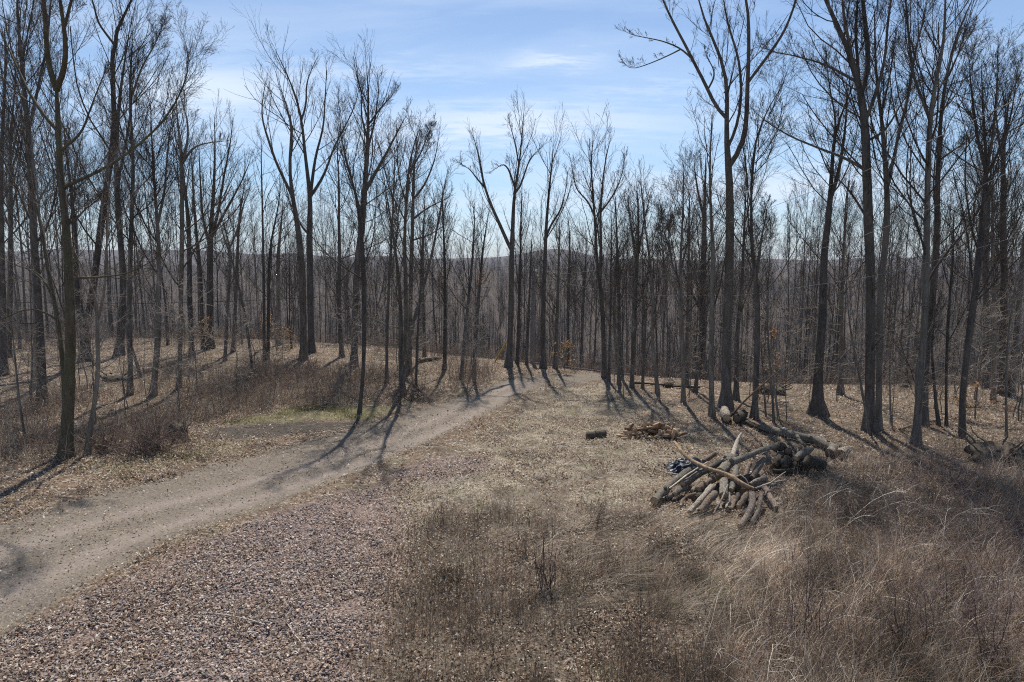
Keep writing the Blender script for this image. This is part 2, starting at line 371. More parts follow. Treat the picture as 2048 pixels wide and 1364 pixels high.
def zmask(X, Y):
    road = np.maximum(soft(ROAD, X, Y, .2), soft(BEND, X, Y, .2))
    return road, np.maximum(soft(STONES, X, Y, .35), .7*soft(STONES2, X, Y, .4)), soft(TAN, X, Y, .8), soft(BURN, X, Y, .5)

# ------------------------------------------------------------------ bare trees
def grow(r, P, R, n, t0, t1, ang, ln, K=5, wig=.18, up=.12, rf=.6, rmin=.004, lend=.55, tip=.45):
    """children on every curve of P; n per curve, from t0 to t1 of its length, at angle ang (rad), length ln*parent length"""
    N, KP, _ = P.shape
    idx = np.repeat(np.arange(N), n); M = len(idx)
    t = t0 + (t1-t0)*(np.tile(np.arange(n), N)+r.random(M))/n
    f = t*(KP-1); k = np.clip(f.astype(int), 0, KP-2); w = (f-k)[:, None]
    base = P[idx, k]*(1-w)+P[idx, k+1]*w; tan = norm(P[idx, k+1]-P[idx, k]); rad = R[idx, k]*(1-w[:, 0])+R[idx, k+1]*w[:, 0]
    plen = np.linalg.norm(np.diff(P, axis=1), axis=2).sum(1)[idx]
    a = r.normal(size=(M, 3)); a = norm(a-(a*tan).sum(1, keepdims=True)*tan)
    an = ang*(1+.35*r.normal(size=(M, 1)))
    d = tan*np.cos(an)+a*np.sin(an)
    L = plen*ln*(1-lend*t)*(.55+.9*r.random(M))
    st = (L/(K-1))[:, None]; pts = [base]
    for _ in range(K-1):
        d = norm(d+wig*r.normal(size=(M, 3))+np.array([0, 0, up])); pts.append(pts[-1]+d*st)
    Q = np.stack(pts, 1); r0 = np.minimum(rad*rf, np.maximum(L*.0088, rmin))
    RR = np.maximum(r0[:, None]*np.linspace(1, tip, K)[None, :], rmin*.8)
    return Q, RR, L
def crown_levels(r, P, R, rmin, limbs, t0, dens=(5, 4), ang=.75, ln=.34, up=.16, low=6, levels=3, absmax=5.0):
    out = []
    Q, RR, L = grow(r, P, R, limbs, t0, .99, ang, ln, K=8, wig=.075, up=up*.8, rf=.5, rmin=rmin*1.4, lend=.66)
    out.append((Q, RR, 4))
    Q2, R2, L2 = grow(r, Q, RR, dens[0], .15, .98, .6, .55, K=6, wig=.10, up=.11, rf=.55, rmin=rmin*1.15); out.append((Q2, R2, 3))
    # the stems' own ends carry twigs as well
    Q2b, R2b, _ = grow(r, P[:, -6:], R[:, -6:], max(9, dens[0]+4), .05, 1, .5, .48, K=6, wig=.10, up=.13, rmin=rmin*1.15); out.append((Q2b, R2b, 3))
    Q2 = np.concatenate([Q2, Q2b]); R2 = np.concatenate([R2, R2b])
    Q3, R3, L3 = grow(r, Q2, R2, dens[1], .12, 1, .6, .58, K=4, wig=.13, up=.07, rmin=rmin); out.append((Q3, R3, 3))
    if levels > 3:
        Q4, R4, _ = grow(r, Q3, R3, 3, .15, 1, .6, .6, K=3, wig=.15, up=.05, rmin=rmin*.85); out.append((Q4, R4, 3))
    if low:
        Ql, Rl, _ = grow(r, P[:1], R[:1], low, .08, .5, 1.15, .10, K=6, wig=.25, up=.03, rf=.3, rmin=rmin*1.2, lend=.0); out.append((Ql, Rl, 3))
        Ql2, Rl2, _ = grow(r, Ql, Rl, 4, .2, 1, .8, .55, K=4, wig=.25, up=.02, rmin=rmin); out.append((Ql2, Rl2, 3))
        Ql3, Rl3, _ = grow(r, Ql2, Rl2, 3, .2, 1, .8, .55, K=3, wig=.25, up=.02, rmin=rmin*.9); out.append((Ql3, Rl3, 3))
    return out
LEAFROWS = np.array([[.36, .20, .10], [.42, .26, .14], [.30, .16, .09]])
def leaf_quads(r, p, d, size, colmix):
    """bent leaf: two triangles pairs; p (N,3)"""
    n = len(p); a = norm(r.normal(size=(n, 3))); a[:, 2] *= .5; a = norm(a); b = norm(np.cross(a, r.normal(size=(n, 3)))); L = (size*r.uniform(.6, 1.3, (n, 1)))
    v0 = p-a*L*.5; v1 = p+b*L*.28; v2 = p+a*L*.5; v3 = p-b*L*.28
    up = norm(np.cross(a, b))*L*.12
    v = np.stack([v0, v1+up, v2, v3+up], 1).reshape(-1, 3); f = np.arange(n*4).reshape(-1, 4)
    f3 = np.concatenate([f[:, [0, 1, 2]], f[:, [0, 2, 3]]])
    return v, f3
def trunk_mesh(stems, S=9):
    mb = MB()
    for p in stems: tubes(mb, p[None, :, :3], p[None, :, 3], S, rough=.05)
    return mb
TREES = []          # (object, base pixel x) of the traced trees, to name the others by
ANCHORS = []
def traced_tree(label, stems, mat='g', dy=0.0, limbs=18, t0=.35, low=7, dens=(8, 7), ln=.33, ang=.75, up=.16, anchor=None, name='bare_tree', seed=None, rm=None, levels=None, twig=None, depth=None, cat='tree', leaves=None):
    r = np.random.default_rng(len(TREES)*13+5 if seed is None else seed)
    x0, y0, _ = stems[0][0]
    b = on_ground(x0, y0, far=64) if depth is None else at_depth(x0, y0, depth)
    D = b[1]; S3 = []
    for si, st in enumerate(stems):
        st = np.array(st, float)
        # a stem that is still thick at its last traced point runs on
        x, y, w = st[-1]; v = st[-1, :2]-st[-2, :2]; v = v/np.linalg.norm(v)
        v = v*.7+np.array([0, -.3]); n_ext = 3
        ext = max(28, w*13) if y < 50 else 16+w
        if y >= 50: s_ = np.linspace(0, 1, len(st)); st[:, 2] *= 1-.5*s_**2.2 if si == 0 else 1-.5*s_**1.3
        w = st[-1, 2]
        for k in range(n_ext):
            v = v+r.normal(size=2)*.12; v /= np.linalg.norm(v)
            x, y = x+v[0]*ext/n_ext, y+v[1]*ext/n_ext; st = np.vstack([st, [x, y, max(w*(1-(k+1)/n_ext*.85), .35)]])
        L = np.concatenate([[0], np.cumsum(np.linalg.norm(np.diff(st[:, :2], axis=0), axis=1))])
        slope = 0 if si == 0 else r.uniform(-.45, .45)
        start = D
        if si and len(S3):
            alls = np.concatenate([np.stack([np.interp(np.linspace(0, len(s)-1, 120), np.arange(len(s)), s[:, c_]) for c_ in range(3)], 1) for s in S3]); sx, sy = project(alls); near = np.argmin((sx-st[0, 0])**2+(sy-st[0, 1])**2); start = alls[near, 1]; st[0, :2] = sx[near], sy[near]
        off = slope*L*D/F
        wob = np.interp(L, np.linspace(0, L[-1], 6), np.concatenate([[0], np.cumsum(r.normal(size=5))*.02*L[-1]*D/F]))
        p = at_depth(st[:, 0], st[:, 1], start+off+wob)
        rad = st[:, 2]/2*(p[:, 1]/F)
        q = resample(np.hstack([p, rad[:, None]]), 22 if si == 0 else 14)
        if si == 0:
            q[0, :3] = [q[0, 0], q[0, 1], q[0, 2]-.12]; h = q[:, 2]-q[0, 2]; q[:, 3] *= 1+.6*np.exp(-h/.24)
        S3.append(q)
    gz = S3[0][0, :3].copy(); root = empty(name, gz)
    for q in S3: q[:, :3] -= gz
    tag(root, label, cat)
    m = {'g': M_BARK, 'd': M_BARKD, 'p': M_BARKP, 'm': M_BARKM}[mat]
    trunk_mesh(S3).build('trunk', m, root, smooth=True)
    rmin = rm or np.clip(.0012+.00009*D, .0024, .0048)
    if D > 25: dens = (min(dens[0], 6), min(dens[1], 5)); limbs = int(limbs*.85); levels = levels or 3
    mb = MB()
    K = 14; PP = np.stack([resample(q, K) for q in S3])
    lv = crown_levels(r, PP[:1, :, :3], PP[:1, :, 3], rmin, limbs, t0, dens, ang, ln, up, low, levels or 4)
    if len(S3) > 1:
        lv += crown_levels(r, PP[1:, :, :3], PP[1:, :, 3], rmin, max(6, limbs*2//3), .18, dens, ang*.85, ln*1.25, up, 0, levels or 4)
    for Q, RR, s in lv: tubes(mb, Q, RR, s)
    cr = mb.build('crown', twig or M_TWIG, root)
    if leaves:
        n, lo, hi = leaves; q = np.concatenate([Q[:, 1:].reshape(-1, 3) for Q, _, _ in lv[1:]]); H = S3[0][-1, 2]; q = q[(q[:, 2] > lo*H) & (q[:, 2] < hi*H)]
        q = q[np.argsort(((q-q[r.integers(0, len(q))])**2).sum(1))[:n*2]]; q = q[r.permutation(len(q))[:n]]
        v, f3 = leaf_quads(r, q+r.normal(size=q.shape)*.04, None, .11, None); mb = MB(); mb.add(v, None, f3, np.repeat(LEAFROWS[r.integers(0, 3, len(q))], 4, 0)); mb.build('foliage', M_LEAF, cr, colour=True)
    TREES.append((root, x0)); 
    if anchor: ANCHORS.append((x0, anchor))
    return root
# ------------------------------------------------------------------ trees traced one by one: (x, y, width) in photograph pixels from the base up
T = traced_tree
T('tall mossy-barked tree at the verge left of the track, splitting high into two upright leaders',
  [[(131,917,26),(134,860,24),(138,798,22),(142,659,20),(138,554,18),(134,450,17),(127,418,16),(120,340,15),(117,260,14),(115,209,15),(113,170,15)],
   [(114,180,11),(99,139,10),(92,87,9),(92,35,8),(86,-10,7)], [(115,180,11),(131,132,10),(131,70,8),(122,17,6),(118,-20,5)], [(131,58,6),(143,0,5),(150,-30,4)],
   [(115,265,8),(82,226,7),(52,174,6),(21,104,5),(-3,52,4)], [(124,303,6),(164,268,5),(181,216,4),(209,146,3)],
   [(129,376,8),(150,362,6),(209,341,6),(243,317,6),(306,268,5),(352,211,4.5),(377,151,3.5),(385,109,3),(366,70,2)],
   [(134,450,6),(150,442,5),(167,421,4),(199,397,3)], [(141,556,5),(180,556,4),(216,553,4),(258,548,3),(303,523,3),(334,502,2)]],
  'm', limbs=14, low=9, anchor='the mossy tree at the verge')
T('thin bowed trunk joined at the foot of the mossy tree, with long drooping pale boughs',
  [[(128,905,9),(131,850,9),(129,763,10),(120,659,9),(108,600,9),(92,520,8),(85,450,7),(71,418,6),(59,331,5),(38,226,4)],
   [(110,603,5),(90,560,4),(70,540,3.5),(35,533,3),(-5,512,2)], [(115,638,5),(84,620,4),(52,617,3.5),(0,640,2.5),(-30,650,2)]], 'm', low=12, limbs=9, dens=(4,3), ln=.25, twig=M_TWIGP)
T('slender grey tree leaning outward beside the mossy tree, forking low',
  [[(174,911,11),(180,860,10),(188,816,9),(197,746,9),(195,659,8),(195,600,8),(188,582,6),(164,534,5),(140,485,4)],
   [(198,640,6),(209,600,5),(211,520,5),(216,450,4.5),(219,383,4),(214,313,3)]], 'g', low=9, limbs=9, dens=(4,3), twig=M_TWIGP)
T('black trunk with flared foot in the leaf litter behind the mossy tree',
  [[(84,812,19),(86,790,15),(84,729,15),(78,624,15),(70,520,14),(66,450,13),(68,435,12),(63,313,10),(55,230,8),(45,157,7),(38,60,5),(30,-20,4)], [(58,260,6),(75,180,5),(95,90,4),(100,20,3)]], 'd', low=6)
T('straight grey trunk standing close against the black flared trunk', [[(71,781,10),(72,720,10),(71,624,9),(66,520,8),(60,400,7),(54,280,5),(45,180,4)]], 'g')
T('dark thick trunk forking into a wide V behind the mossy tree',
  [[(171,725,21),(171,690,19),(171,666,18),(157,607,12),(150,520,11),(150,450,10),(140,360,8),(128,270,6)], [(172,664,13),(181,624,12),(192,537,12),(202,450,13),(209,390,12),(221,320,11),(228,300,10),(237,209,9),(226,167,8),(216,129,8),(212,87,7),(226,52,6),(240,21,5),(263,-4,4)],
   [(212,90,5),(195,45,4),(190,18,3),(183,-5,3)]], 'd', anchor='the dark V-forked trunk', limbs=11)
T('dark trunk at the very edge of the left-hand woods with leaf litter round its foot', [[(7,750,16),(5,624,14),(3,520,13),(0,400,12),(4,280,9),(10,180,7),(12,60,5)]], 'd', limbs=12)
T('thin dark trunk beside the edge of the left-hand woods', [[(17,715,10),(20,620,10),(21,520,9),(22,400,8),(20,280,6),(30,180,4),(35,80,3)], [(21,330,4),(40,240,3),(52,150,3)]], 'd')
T('broad black trunk with swollen foot beyond the forked grey tree', [[(238,713,17),(244,650,14),(248,554,12),(238,453,11),(233,366,10),(232,300,9),(238,200,8),(250,120,6),(258,60,4)], [(233,370,6),(250,300,5),(262,220,4),(268,140,3)]], 'd', limbs=13)
T('slim trunk with a slight kink at its foot, in brown brush left of the track', [[(260,790,10),(264,743,10),(257,677,11),(258,624,10),(261,520,9),(262,450,9),(268,348,8),(259,195,7),(261,139,6),(268,60,3)], [(259,200,4),(285,130,3.5),(310,90,3),(322,62,2)]], 'g', low=6)
T('tapering trunk leaning right from a dark flared foot in the brush', [[(305,792,13),(308,770,10),(311,743,11),(317,677,13),(315,617,12),(320,540,10),(316,460,9),(311,400,8),(305,300,6),(300,210,4)], [(314,450,6),(330,380,5),(335,300,4),(345,230,3)]], 'g', low=7, anchor='the trunk leaning from a flared foot')
T('grey trunk with a bent crooked side limb near its crown', [[(357,777,9),(360,723,9),(362,600,9),(364,474,9),(364,381,9),(365,325,8),(356,250,6),(350,200,4)], [(366,330,6),(380,302,5),(393,291,4),(423,284,3),(444,283,2)], [(366,325,6),(376,280,5),(376,240,4),(360,195,2)]], 'g', low=5)
T('straight dark trunk close beside the grey trunk with the crooked limb', [[(384,718,11),(380,620,10),(379,520,10),(377,437,9),(367,355,7),(360,300,5)]], 'd')
T('thick dark trunk with crown spreading into upright rods, in front of yellow beech leaves', [[(421,697,14),(420,600,13),(420,512,12),(422,450,10),(428,380,7),(430,300,5),(430,250,3)], [(422,470,7),(435,437,6),(446,362,5),(460,290,4),(463,268,3)], [(424,480,6),(457,411,5),(480,370,4),(498,330,3)], [(420,500,6),(404,430,5),(400,350,4),(398,300,3)]], 'd', limbs=14, anchor='the dark trunk by the yellow beech leaves')
T('thin dark trunk hugging the thick trunk by the yellow beech leaves', [[(407,699,8),(403,620,8),(401,549,8),(392,459,7),(386,380,5),(384,320,4)]], 'd')
T('small crooked trunk leaning left across the woods toward a broken top', [[(506,751,6),(499,690,5.5),(491,635,5),(480,587,5),(468,530,4.5),(450,482,4),(440,450,3)]], 'g', low=6, dens=(3,3), limbs=7)
T('small Y-shaped tree on open leaf litter', [[(450,721,7),(453,660,6.5),(455,605,6),(461,530,6),(461,497,5),(450,459,4),(440,420,3)], [(462,497,4),(476,459,4),(484,415,3),(500,380,2)]], 'g', anchor='the small Y-shaped tree')
T('thin trunk with a narrow broom-like crown just right of the small Y-shaped tree', [[(466,704,8),(469,650,7),(472,587,7),(476,482,6),(480,418,5),(490,370,3)]], 'd')
T('straight pole-like trunk bare up to a tiny crown', [[(529,732,7),(528,660,6),(528,587,6),(526,474,5),(523,343,3.5),(522,290,2)]], 'd', dens=(3,3), ln=.2, low=4)
T('slightly leaning trunk sharing its foot with the straight pole-like trunk', [[(535,732,7),(537,640,6),(537,549,6),(543,474,5),(554,429,4),(560,390,3)]], 'd')
T('reddish trunk behind orange beech leaves at the lip of the slope', [[(558,690,10),(557,620,9),(556,512,8),(560,470,7),(565,420,4)]], 'g')
T('tall sinuous tree whose open crown rises highest above the woods, left-hand of a close pair', 
  [[(607,721,15),(606,640,14),(605,549,14),(600,480,12),(593,435,10),(582,380,8),(577,306,7),(588,261,6),(583,238,5),(570,203,4),(558,170,3)],
   [(585,395,7),(577,377,6),(549,319,6),(532,264,5),(520,232,4),(527,190,3),(530,165,2)]], 'd', limbs=9, t0=.5, anchor='the tall pair of sinuous trees', low=5)
T('tall tree with four long wavy stems fanning above the woods, right-hand of a close pair',
  [[(623,706,14),(621,620,13),(620,512,13),(618,470,12),(622,398,10),(619,370,8),(611,322,7),(604,241,6),(603,219,5),(586,183,4.5),(577,145,4),(561,125,3),(548,103,2)],
   [(604,241,4.5),(613,209,4),(612,170,3.5),(622,140,2.5),(630,125,2)], [(624,400,7),(627,338,6),(635,290,5),(648,261,5),(649,209,4),(654,145,3)], [(625,395,7),(638,370,6),(656,335,5),(664,299,4),(690,254,4),(709,215,3),(718,190,2)], [(617,470,6),(607,460,5),(588,420,4),(572,390,3)]], 'd', limbs=8, t0=.6, low=5)
T('thin sapling-like trunk rooted in green grass at the verge, casting its shadow on the track',
  [[(718,829,8),(722,795,7),(726,758,7.5),(729,655,9),(727,560,10),(725,490,9),(719,430,8),(712,390,6),(703,354,5),(686,299,4),(680,260,3)]], 'd', low=7, anchor='the lone trunk in green grass')
T('stout trunk with a dense oval crown towering over its neighbours, left of the track',
  [[(707,734,15),(710,655,13),(713,538,13),(722,467,13),(728,403,13),(730,354,11),(736,306,10),(736,235,7),(738,177,5),(734,150,3)],
   [(730,385,8),(757,335,7),(780,293,6),(803,248,4)], [(722,440,6),(715,400,5),(703,360,4),(690,320,3)], [(736,300,5),(748,250,4),(756,200,3),(758,165,2)], [(735,280,5),(722,230,4),(724,185,3)], [(736,250,4),(762,215,3.5),(785,190,2.5)]], 'd', limbs=22, t0=.5, dens=(7,5), anchor='the dense oval-crowned tree')
T('dark trunk with bushy low top left of the dense oval-crowned tree', [[(684,714,9),(680,650,9),(678,597,9),(679,509,8),(678,450,7),(678,345,5),(672,290,3)]], 'd')
T('thin straight trunk in brown brush midway along the verge', [[(773,767,7),(774,700,6),(774,655,6),(779,538,6),(783,479,5.5),(788,370,4),(790,300,3)]], 'd')
T('double trunk joined low in the brush by the track, its stems rising almost parallel', [[(807,790,11),(802,743,13),(802,700,11),(802,655,9),(799,567,8),(788,479,6),(775,400,4),(765,340,3)], [(806,735,9),(811,699,9),(813,597,8),(808,509,8),(809,460,8),(814,370,7),(817,322,6),(826,280,4),(838,255,3)], [(817,350,4),(840,310,3.5),(858,265,3)]], 'd', anchor='the double trunk in the brush', limbs=12)
T('dark trunk behind the double trunk, with long flat limbs reaching toward the track', [[(818,742,10),(820,670,9),(821,597,8.5),(823,509,9),(825,451,8),(827,370,7),(828,320,5),(835,280,3)], [(826,440,5),(840,426,4),(867,409,3.5),(900,395,2.5)], [(827,400,5),(850,370,4),(870,320,3.5),(878,270,2)], [(824,480,4),(860,470,3.5),(890,450,3)]], 'd', limbs=12)
T('long trunk slanting outward from the foot of the double trunk', [[(811,752,8),(813,712,7.5),(823,655,8),(840,602,7.5),(852,553,6.5),(864,509,6),(874,456,5),(884,400,4),(893,350,3)]], 'g', low=8, limbs=10)
T('very thin trunk in brush at the roadside left of the bend', [[(832,775,5),(833,720,5),(834,685,4.5),(840,597,4),(842,520,4),(846,460,3)]], 'd')
T('straight trunk beyond a mossy fallen log', [[(849,716,7),(848,660,7),(846,590,6),(845,510,6),(848,440,4),(850,400,3)]], 'd')
T('plain dark trunk rising from the brow just right of the mossy fallen log', [[(889,740,8),(890,680,7.5),(890,597,7),(889,509,6),(886,440,4),(884,390,3)]], 'd')
T('trunk leaning slightly to the track at the bank above its last stretch', [[(922,760,7),(926,710,7),(931,655,6.5),(940,567,6),(945,519,6),(948,470,5),(950,420,3)]], 'd')
T('dark trunk at the bank with red-brown leaves high in its crown', [[(947,755,8),(950,700,7.5),(955,620,7),(962,540,6),(968,480,5),(975,440,3)]], 'd', leaves=(40, .5, .95))
T('large Y-shaped tree beside the bend, with one straight leader and one slanting limb',
  [[(1017,736,15),(1019,700,11.5),(1021,660,11),(1022,612,11),(1023,524,11),(1024,490,10),(1026,444,9),(1027,407,8),(1028,382,7),(1037,345,5.5),(1042,295,5),(1047,245,3)],
   [(1022,500,8),(1016,489,8),(1000,449,7),(980,407,6.5),(970,377,6),(962,345,5),(957,310,4),(950,275,3)], [(1029,388,5),(1040,375,4.5),(1050,345,4),(1060,315,3.5),(1078,300,2.5)], [(1027,375,5),(1017,337,4),(1006,325,3.5),(996,335,2)], [(970,377,4),(952,355,3.5),(940,338,2.5),(925,330,2)], [(1040,330,3),(1030,285,3),(1020,250,2.5)]], 'g', limbs=9, t0=.6, dens=(6,5), anchor='the large Y-shaped tree at the bend', low=3)
T('slim straight trunk next to the large Y-shaped tree', [[(1034,728,7),(1036,680,6.5),(1038,612,6),(1041,513,5.5),(1042,432,4),(1044,380,3)]], 'd', low=3)
T('thin trunk behind the yellow wire guard', [[(1053,730,6),(1056,660,5.5),(1059,590,5),(1062,513,4.5),(1063,482,3.5)]], 'd', low=3, dens=(4,3))
T('straight dark trunk right where the track turns, forking narrowly high up', [[(1087,738,12),(1086,690,10),(1087,590,9),(1091,502,8),(1091,469,8),(1097,395,6),(1102,345,5),(1107,295,3)], [(1091,475,5),(1104,444,4.5),(1119,427,4),(1127,400,3.5),(1136,360,2)]], 'd', limbs=11, t0=.5, anchor='the dark trunk where the track turns', low=3)
T('trunk leaning a little beyond the bend, wider at its foot', [[(1110,736,9),(1112,680,7.5),(1116,590,6.5),(1118,502,5.5),(1119,460,3.5)]], 'g')
T('thin trunk with a small rounded top beyond the bend', [[(1136,738,7),(1136,680,6),(1137,590,5.5),(1140,502,5),(1138,444,3.5)]], 'd')
T('straight thin trunk over the flat end of the track', [[(1162,741,7),(1164,680,6),(1167,590,5.5),(1172,513,4.5),(1173,470,3)]], 'd')
T('trunk at the meadow corner dividing into two tall leaders that fan into a wide crown',
  [[(1210,757,12),(1208,720,9.5),(1207,660,9),(1204,600,9),(1200,564,8.5),(1194,535,7),(1193,507,6.5),(1190,444,6),(1185,370,5),(1180,320,4),(1187,280,3)], [(1201,566,7),(1202,530,7),(1202,480,6.5),(1200,444,6),(1202,400,5.5),(1207,345,5),(1217,285,3.5)], [(1189,430,4),(1175,400,4),(1152,380,3.5),(1143,330,2.5)], [(1203,425,4),(1224,395,3.5),(1241,360,3),(1249,325,2)]], 'd', limbs=13, t0=.45, dens=(6,5), anchor='the two-leader tree at the meadow corner', low=3)
T('thin pole trunk just right of the two-leader tree', [[(1218,763,6),(1219,700,5),(1221,632,4.5),(1222,526,4),(1223,440,3)]], 'd')
T('curving thin trunk rooted in straw behind the meadow corner', [[(1239,770,8),(1236,730,7),(1230,685,6.5),(1229,606,6),(1232,526,5),(1234,480,3)]], 'g')
T('dark upright trunk second in the row behind the meadow corner', [[(1243,753,8),(1240,690,7),(1238,606,7),(1235,513,6),(1232,430,4),(1230,390,3)]], 'd')
T('dark trunk whose crown makes a thick dome at the meadow edge', [[(1264,775,8),(1266,710,9),(1267,658,9),(1271,553,8),(1276,513,7),(1277,440,6),(1275,380,4)], [(1274,520,5),(1285,460,4),(1297,400,3)], [(1272,530,5),(1262,460,4),(1256,400,3)]], 'd', dens=(6,5), limbs=14, anchor='the dome-crowned trunk')
T('small leaning sapling-like trunk with a twiggy fork at the meadow edge', [[(1285,778,6),(1287,730,6),(1289,685,5.5),(1290,619,4.5),(1284,579,3.5),(1288,540,3)], [(1290,622,3.5),(1303,600,3),(1309,560,2)]], 'g', low=5)
T('wavy trunk with an S-bend at mid height, its shadow falling over straw', [[(1316,787,9),(1312,750,7.5),(1307,711,7),(1303,664,7),(1309,613,8),(1304,566,7),(1301,526,6),(1296,490,5),(1291,469,5),(1288,410,4),(1282,370,3)]], 'g', anchor='the wavy S-bend trunk')
T('straight trunk forking into three rods, standing on bare straw nearest the track side',
  [[(1367,806,9),(1367,770,8.5),(1366,711,9),(1362,632,9),(1359,574,8.5),(1362,526,7),(1362,500,6.5),(1366,420,5),(1368,340,3.5)], [(1357,576,6),(1346,572,5.5),(1338,566,5),(1328,526,4.5),(1324,490,4),(1318,430,3)], [(1358,560,5),(1349,545,4.5),(1341,513,4),(1336,450,3)]], 'g', anchor='the three-rod trunk', low=5)
T('tall straight trunk behind the three-rod trunk', [[(1374,773,8),(1374,710,7.5),(1375,658,7),(1377,526,6.5),(1378,450,5),(1379,390,3)]], 'd')
T('thick dark trunk deep in shade with crooked side limb, right of the three-rod trunk', [[(1403,760,17),(1404,700,14),(1406,632,14),(1407,526,13),(1409,450,11),(1410,380,8),(1412,320,5)], [(1405,625,7),(1396,611,6),(1380,579,5),(1368,545,3)], [(1409,440,6),(1395,380,5),(1388,330,3)]], 'd', limbs=15, anchor='the thick shaded trunk')
T('thinner trunk leaning out in front of the thick shaded trunk', [[(1391,784,8),(1395,740,7),(1399,700,7),(1403,640,6),(1407,580,5),(1412,520,4)]], 'd')
T('straight pole-like trunk standing just left of the biggest trunk', [[(1424,834,12),(1423,790,10),(1423,685,10),(1424,579,10),(1428,500,9.5),(1423,464,8),(1419,343,6),(1423,242,4)]], 'g', low=5, dens=(4,3))
T('biggest trunk of the clearing, forking into tall curving arms above two cut log rounds',
  [[(1452,816,24),(1453,790,19),(1453,685,19),(1456,606,18),(1460,500,17),(1460,443,16),(1460,343,15),(1456,318,12),(1450,282,9),(1452,242,8.5),(1456,226,8),(1458,173,7),(1452,129,6),(1423,73,5),(1399,24,4),(1390,-10,3)],
   [(1451,240,7),(1436,222,7),(1423,202,6.5),(1417,177,6),(1391,133,6),(1371,89,5),(1347,48,4.5),(1331,12,4),(1320,-15,3)], [(1387,115,4),(1360,95,3.5),(1323,81,3),(1290,75,2.5),(1258,69,2)], [(1418,178,4),(1429,155,4),(1429,141,3.5),(1412,110,3)],
   [(1462,332,11),(1472,320,10),(1484,298,9.5),(1494,262,9),(1494,181,8),(1498,113,7),(1498,40,6),(1494,-10,5)], [(1496,165,6),(1532,117,5.5),(1569,65,5),(1589,12,4),(1597,-20,3)], [(1463,300,6),(1472,265,6),(1480,225,5.5),(1484,169,5),(1476,101,4.5),(1456,60,4),(1448,5,3)], [(1362,97,3),(1335,112,2.5),(1300,127,2.5),(1262,140,2),(1248,130,1.5)]],
  'g', limbs=9, t0=.62, dens=(5,5), ln=.16, anchor='the biggest forked trunk', low=5)
T('grey trunk half hidden behind the biggest forked trunk', [[(1472,800,12),(1473,760,9),(1473,685,9),(1478,630,9),(1483,579,8),(1487,500,7),(1489,430,5),(1494,370,3)]], 'd')
T('black slightly bent trunk beside the log rounds, dividing at the skyline',
  [[(1508,837,14),(1511,790,10.5),(1515,685,11),(1515,579,11),(1510,540,9),(1502,500,7),(1503,470,6.5),(1502,363,5.5),(1508,282,5),(1532,218,4),(1569,169,2.5)], [(1514,552,7),(1518,525,6),(1522,480,5),(1535,420,3.5)]], 'd', anchor='the bent black trunk', low=5)
T('bare sapling with a few orange leaves in front of the bent black trunk', [[(1548,846,5),(1544,780,4.5),(1536,682,4),(1534,600,3.5),(1531,540,2)]], 'g', leaves=(36, .1, .6), name='sapling', cat='sapling', limbs=8, low=6, dens=(3,3), ln=.2)
T('thinnest sapling of the trio beside the bent black trunk', [[(1532,834,3.5),(1529,790,3.5),(1526,740,3),(1521,680,2.5)]], 'g', name='sapling', cat='sapling', limbs=6, low=4, dens=(3,3), ln=.2)
T('sapling leaning outward, right-hand of the trio beside the bent black trunk', [[(1558,842,4.5),(1552,800,4),(1547,765,4),(1543,700,3),(1540,640,2)]], 'g', name='sapling', cat='sapling', limbs=7, low=5, dens=(3,3), ln=.2)
T('curving dark trunk with a broad flared root foot, alone on open leaf litter',
  [[(1635,828,34),(1635,812,22),(1635,790,18),(1635,763,17),(1639,702,18),(1646,640,17),(1646,561,15.5),(1647,501,15),(1656,450,15),(1660,410,13),(1663,351,9),(1667,274,8),(1677,234,7),(1698,200,5),(1708,160,3)], [(1660,400,9),(1672,365,8),(1679,335,7.5),(1688,280,7),(1692,240,6),(1695,180,4)], [(1665,290,5),(1672,240,4),(1660,180,3.5),(1652,120,2.5)]], 'd', limbs=12, t0=.45, anchor='the curving trunk with flared roots')
T('straight thin trunk farther back, right of the curving flared trunk', [[(1681,789,13),(1682,770,9),(1683,690,8.5),(1683,602,8),(1687,520,7),(1690,440,6),(1694,370,4)]], 'g')
T('black heavy trunk of the touching pair, carrying the widest spreading crown',
  [[(1739,862,24),(1739,830,19),(1740,682,18),(1742,561,17.5),(1736,440,17),(1734,367,17.5),(1732,293,16),(1729,220,16),(1724,180,12),(1705,128,10),(1694,81,9),(1672,44,8),(1650,8,7),(1640,-15,6)],
   [(1730,190,10),(1736,150,9.5),(1736,92,9),(1729,37,8),(1724,-10,7)], [(1706,140,6),(1697,80,6),(1687,30,5),(1684,-10,4)], [(1735,250,7),(1747,200,6.5),(1760,160,6),(1771,121,5),(1775,40,4.5),(1784,-10,4)],
   [(1728,338,7),(1712,326,6.5),(1698,319,6),(1670,308,5.5),(1637,296,5),(1581,274,4.5),(1548,254,4),(1508,226,2.5)], [(1712,165,6),(1698,155,5.5),(1653,129,5),(1597,113,4),(1532,101,2.5)], [(1736,285,6),(1760,271,5.5),(1782,245,5),(1800,210,4),(1830,170,3)],
   [(1733,440,5),(1712,400,4.5),(1690,370,4),(1660,345,3)], [(1722,180,6),(1710,60,5.5),(1716,0,4.5)]], 'd', limbs=20, t0=.45, dens=(7,5), ln=.26, anchor='the touching pair of trunks', low=5)
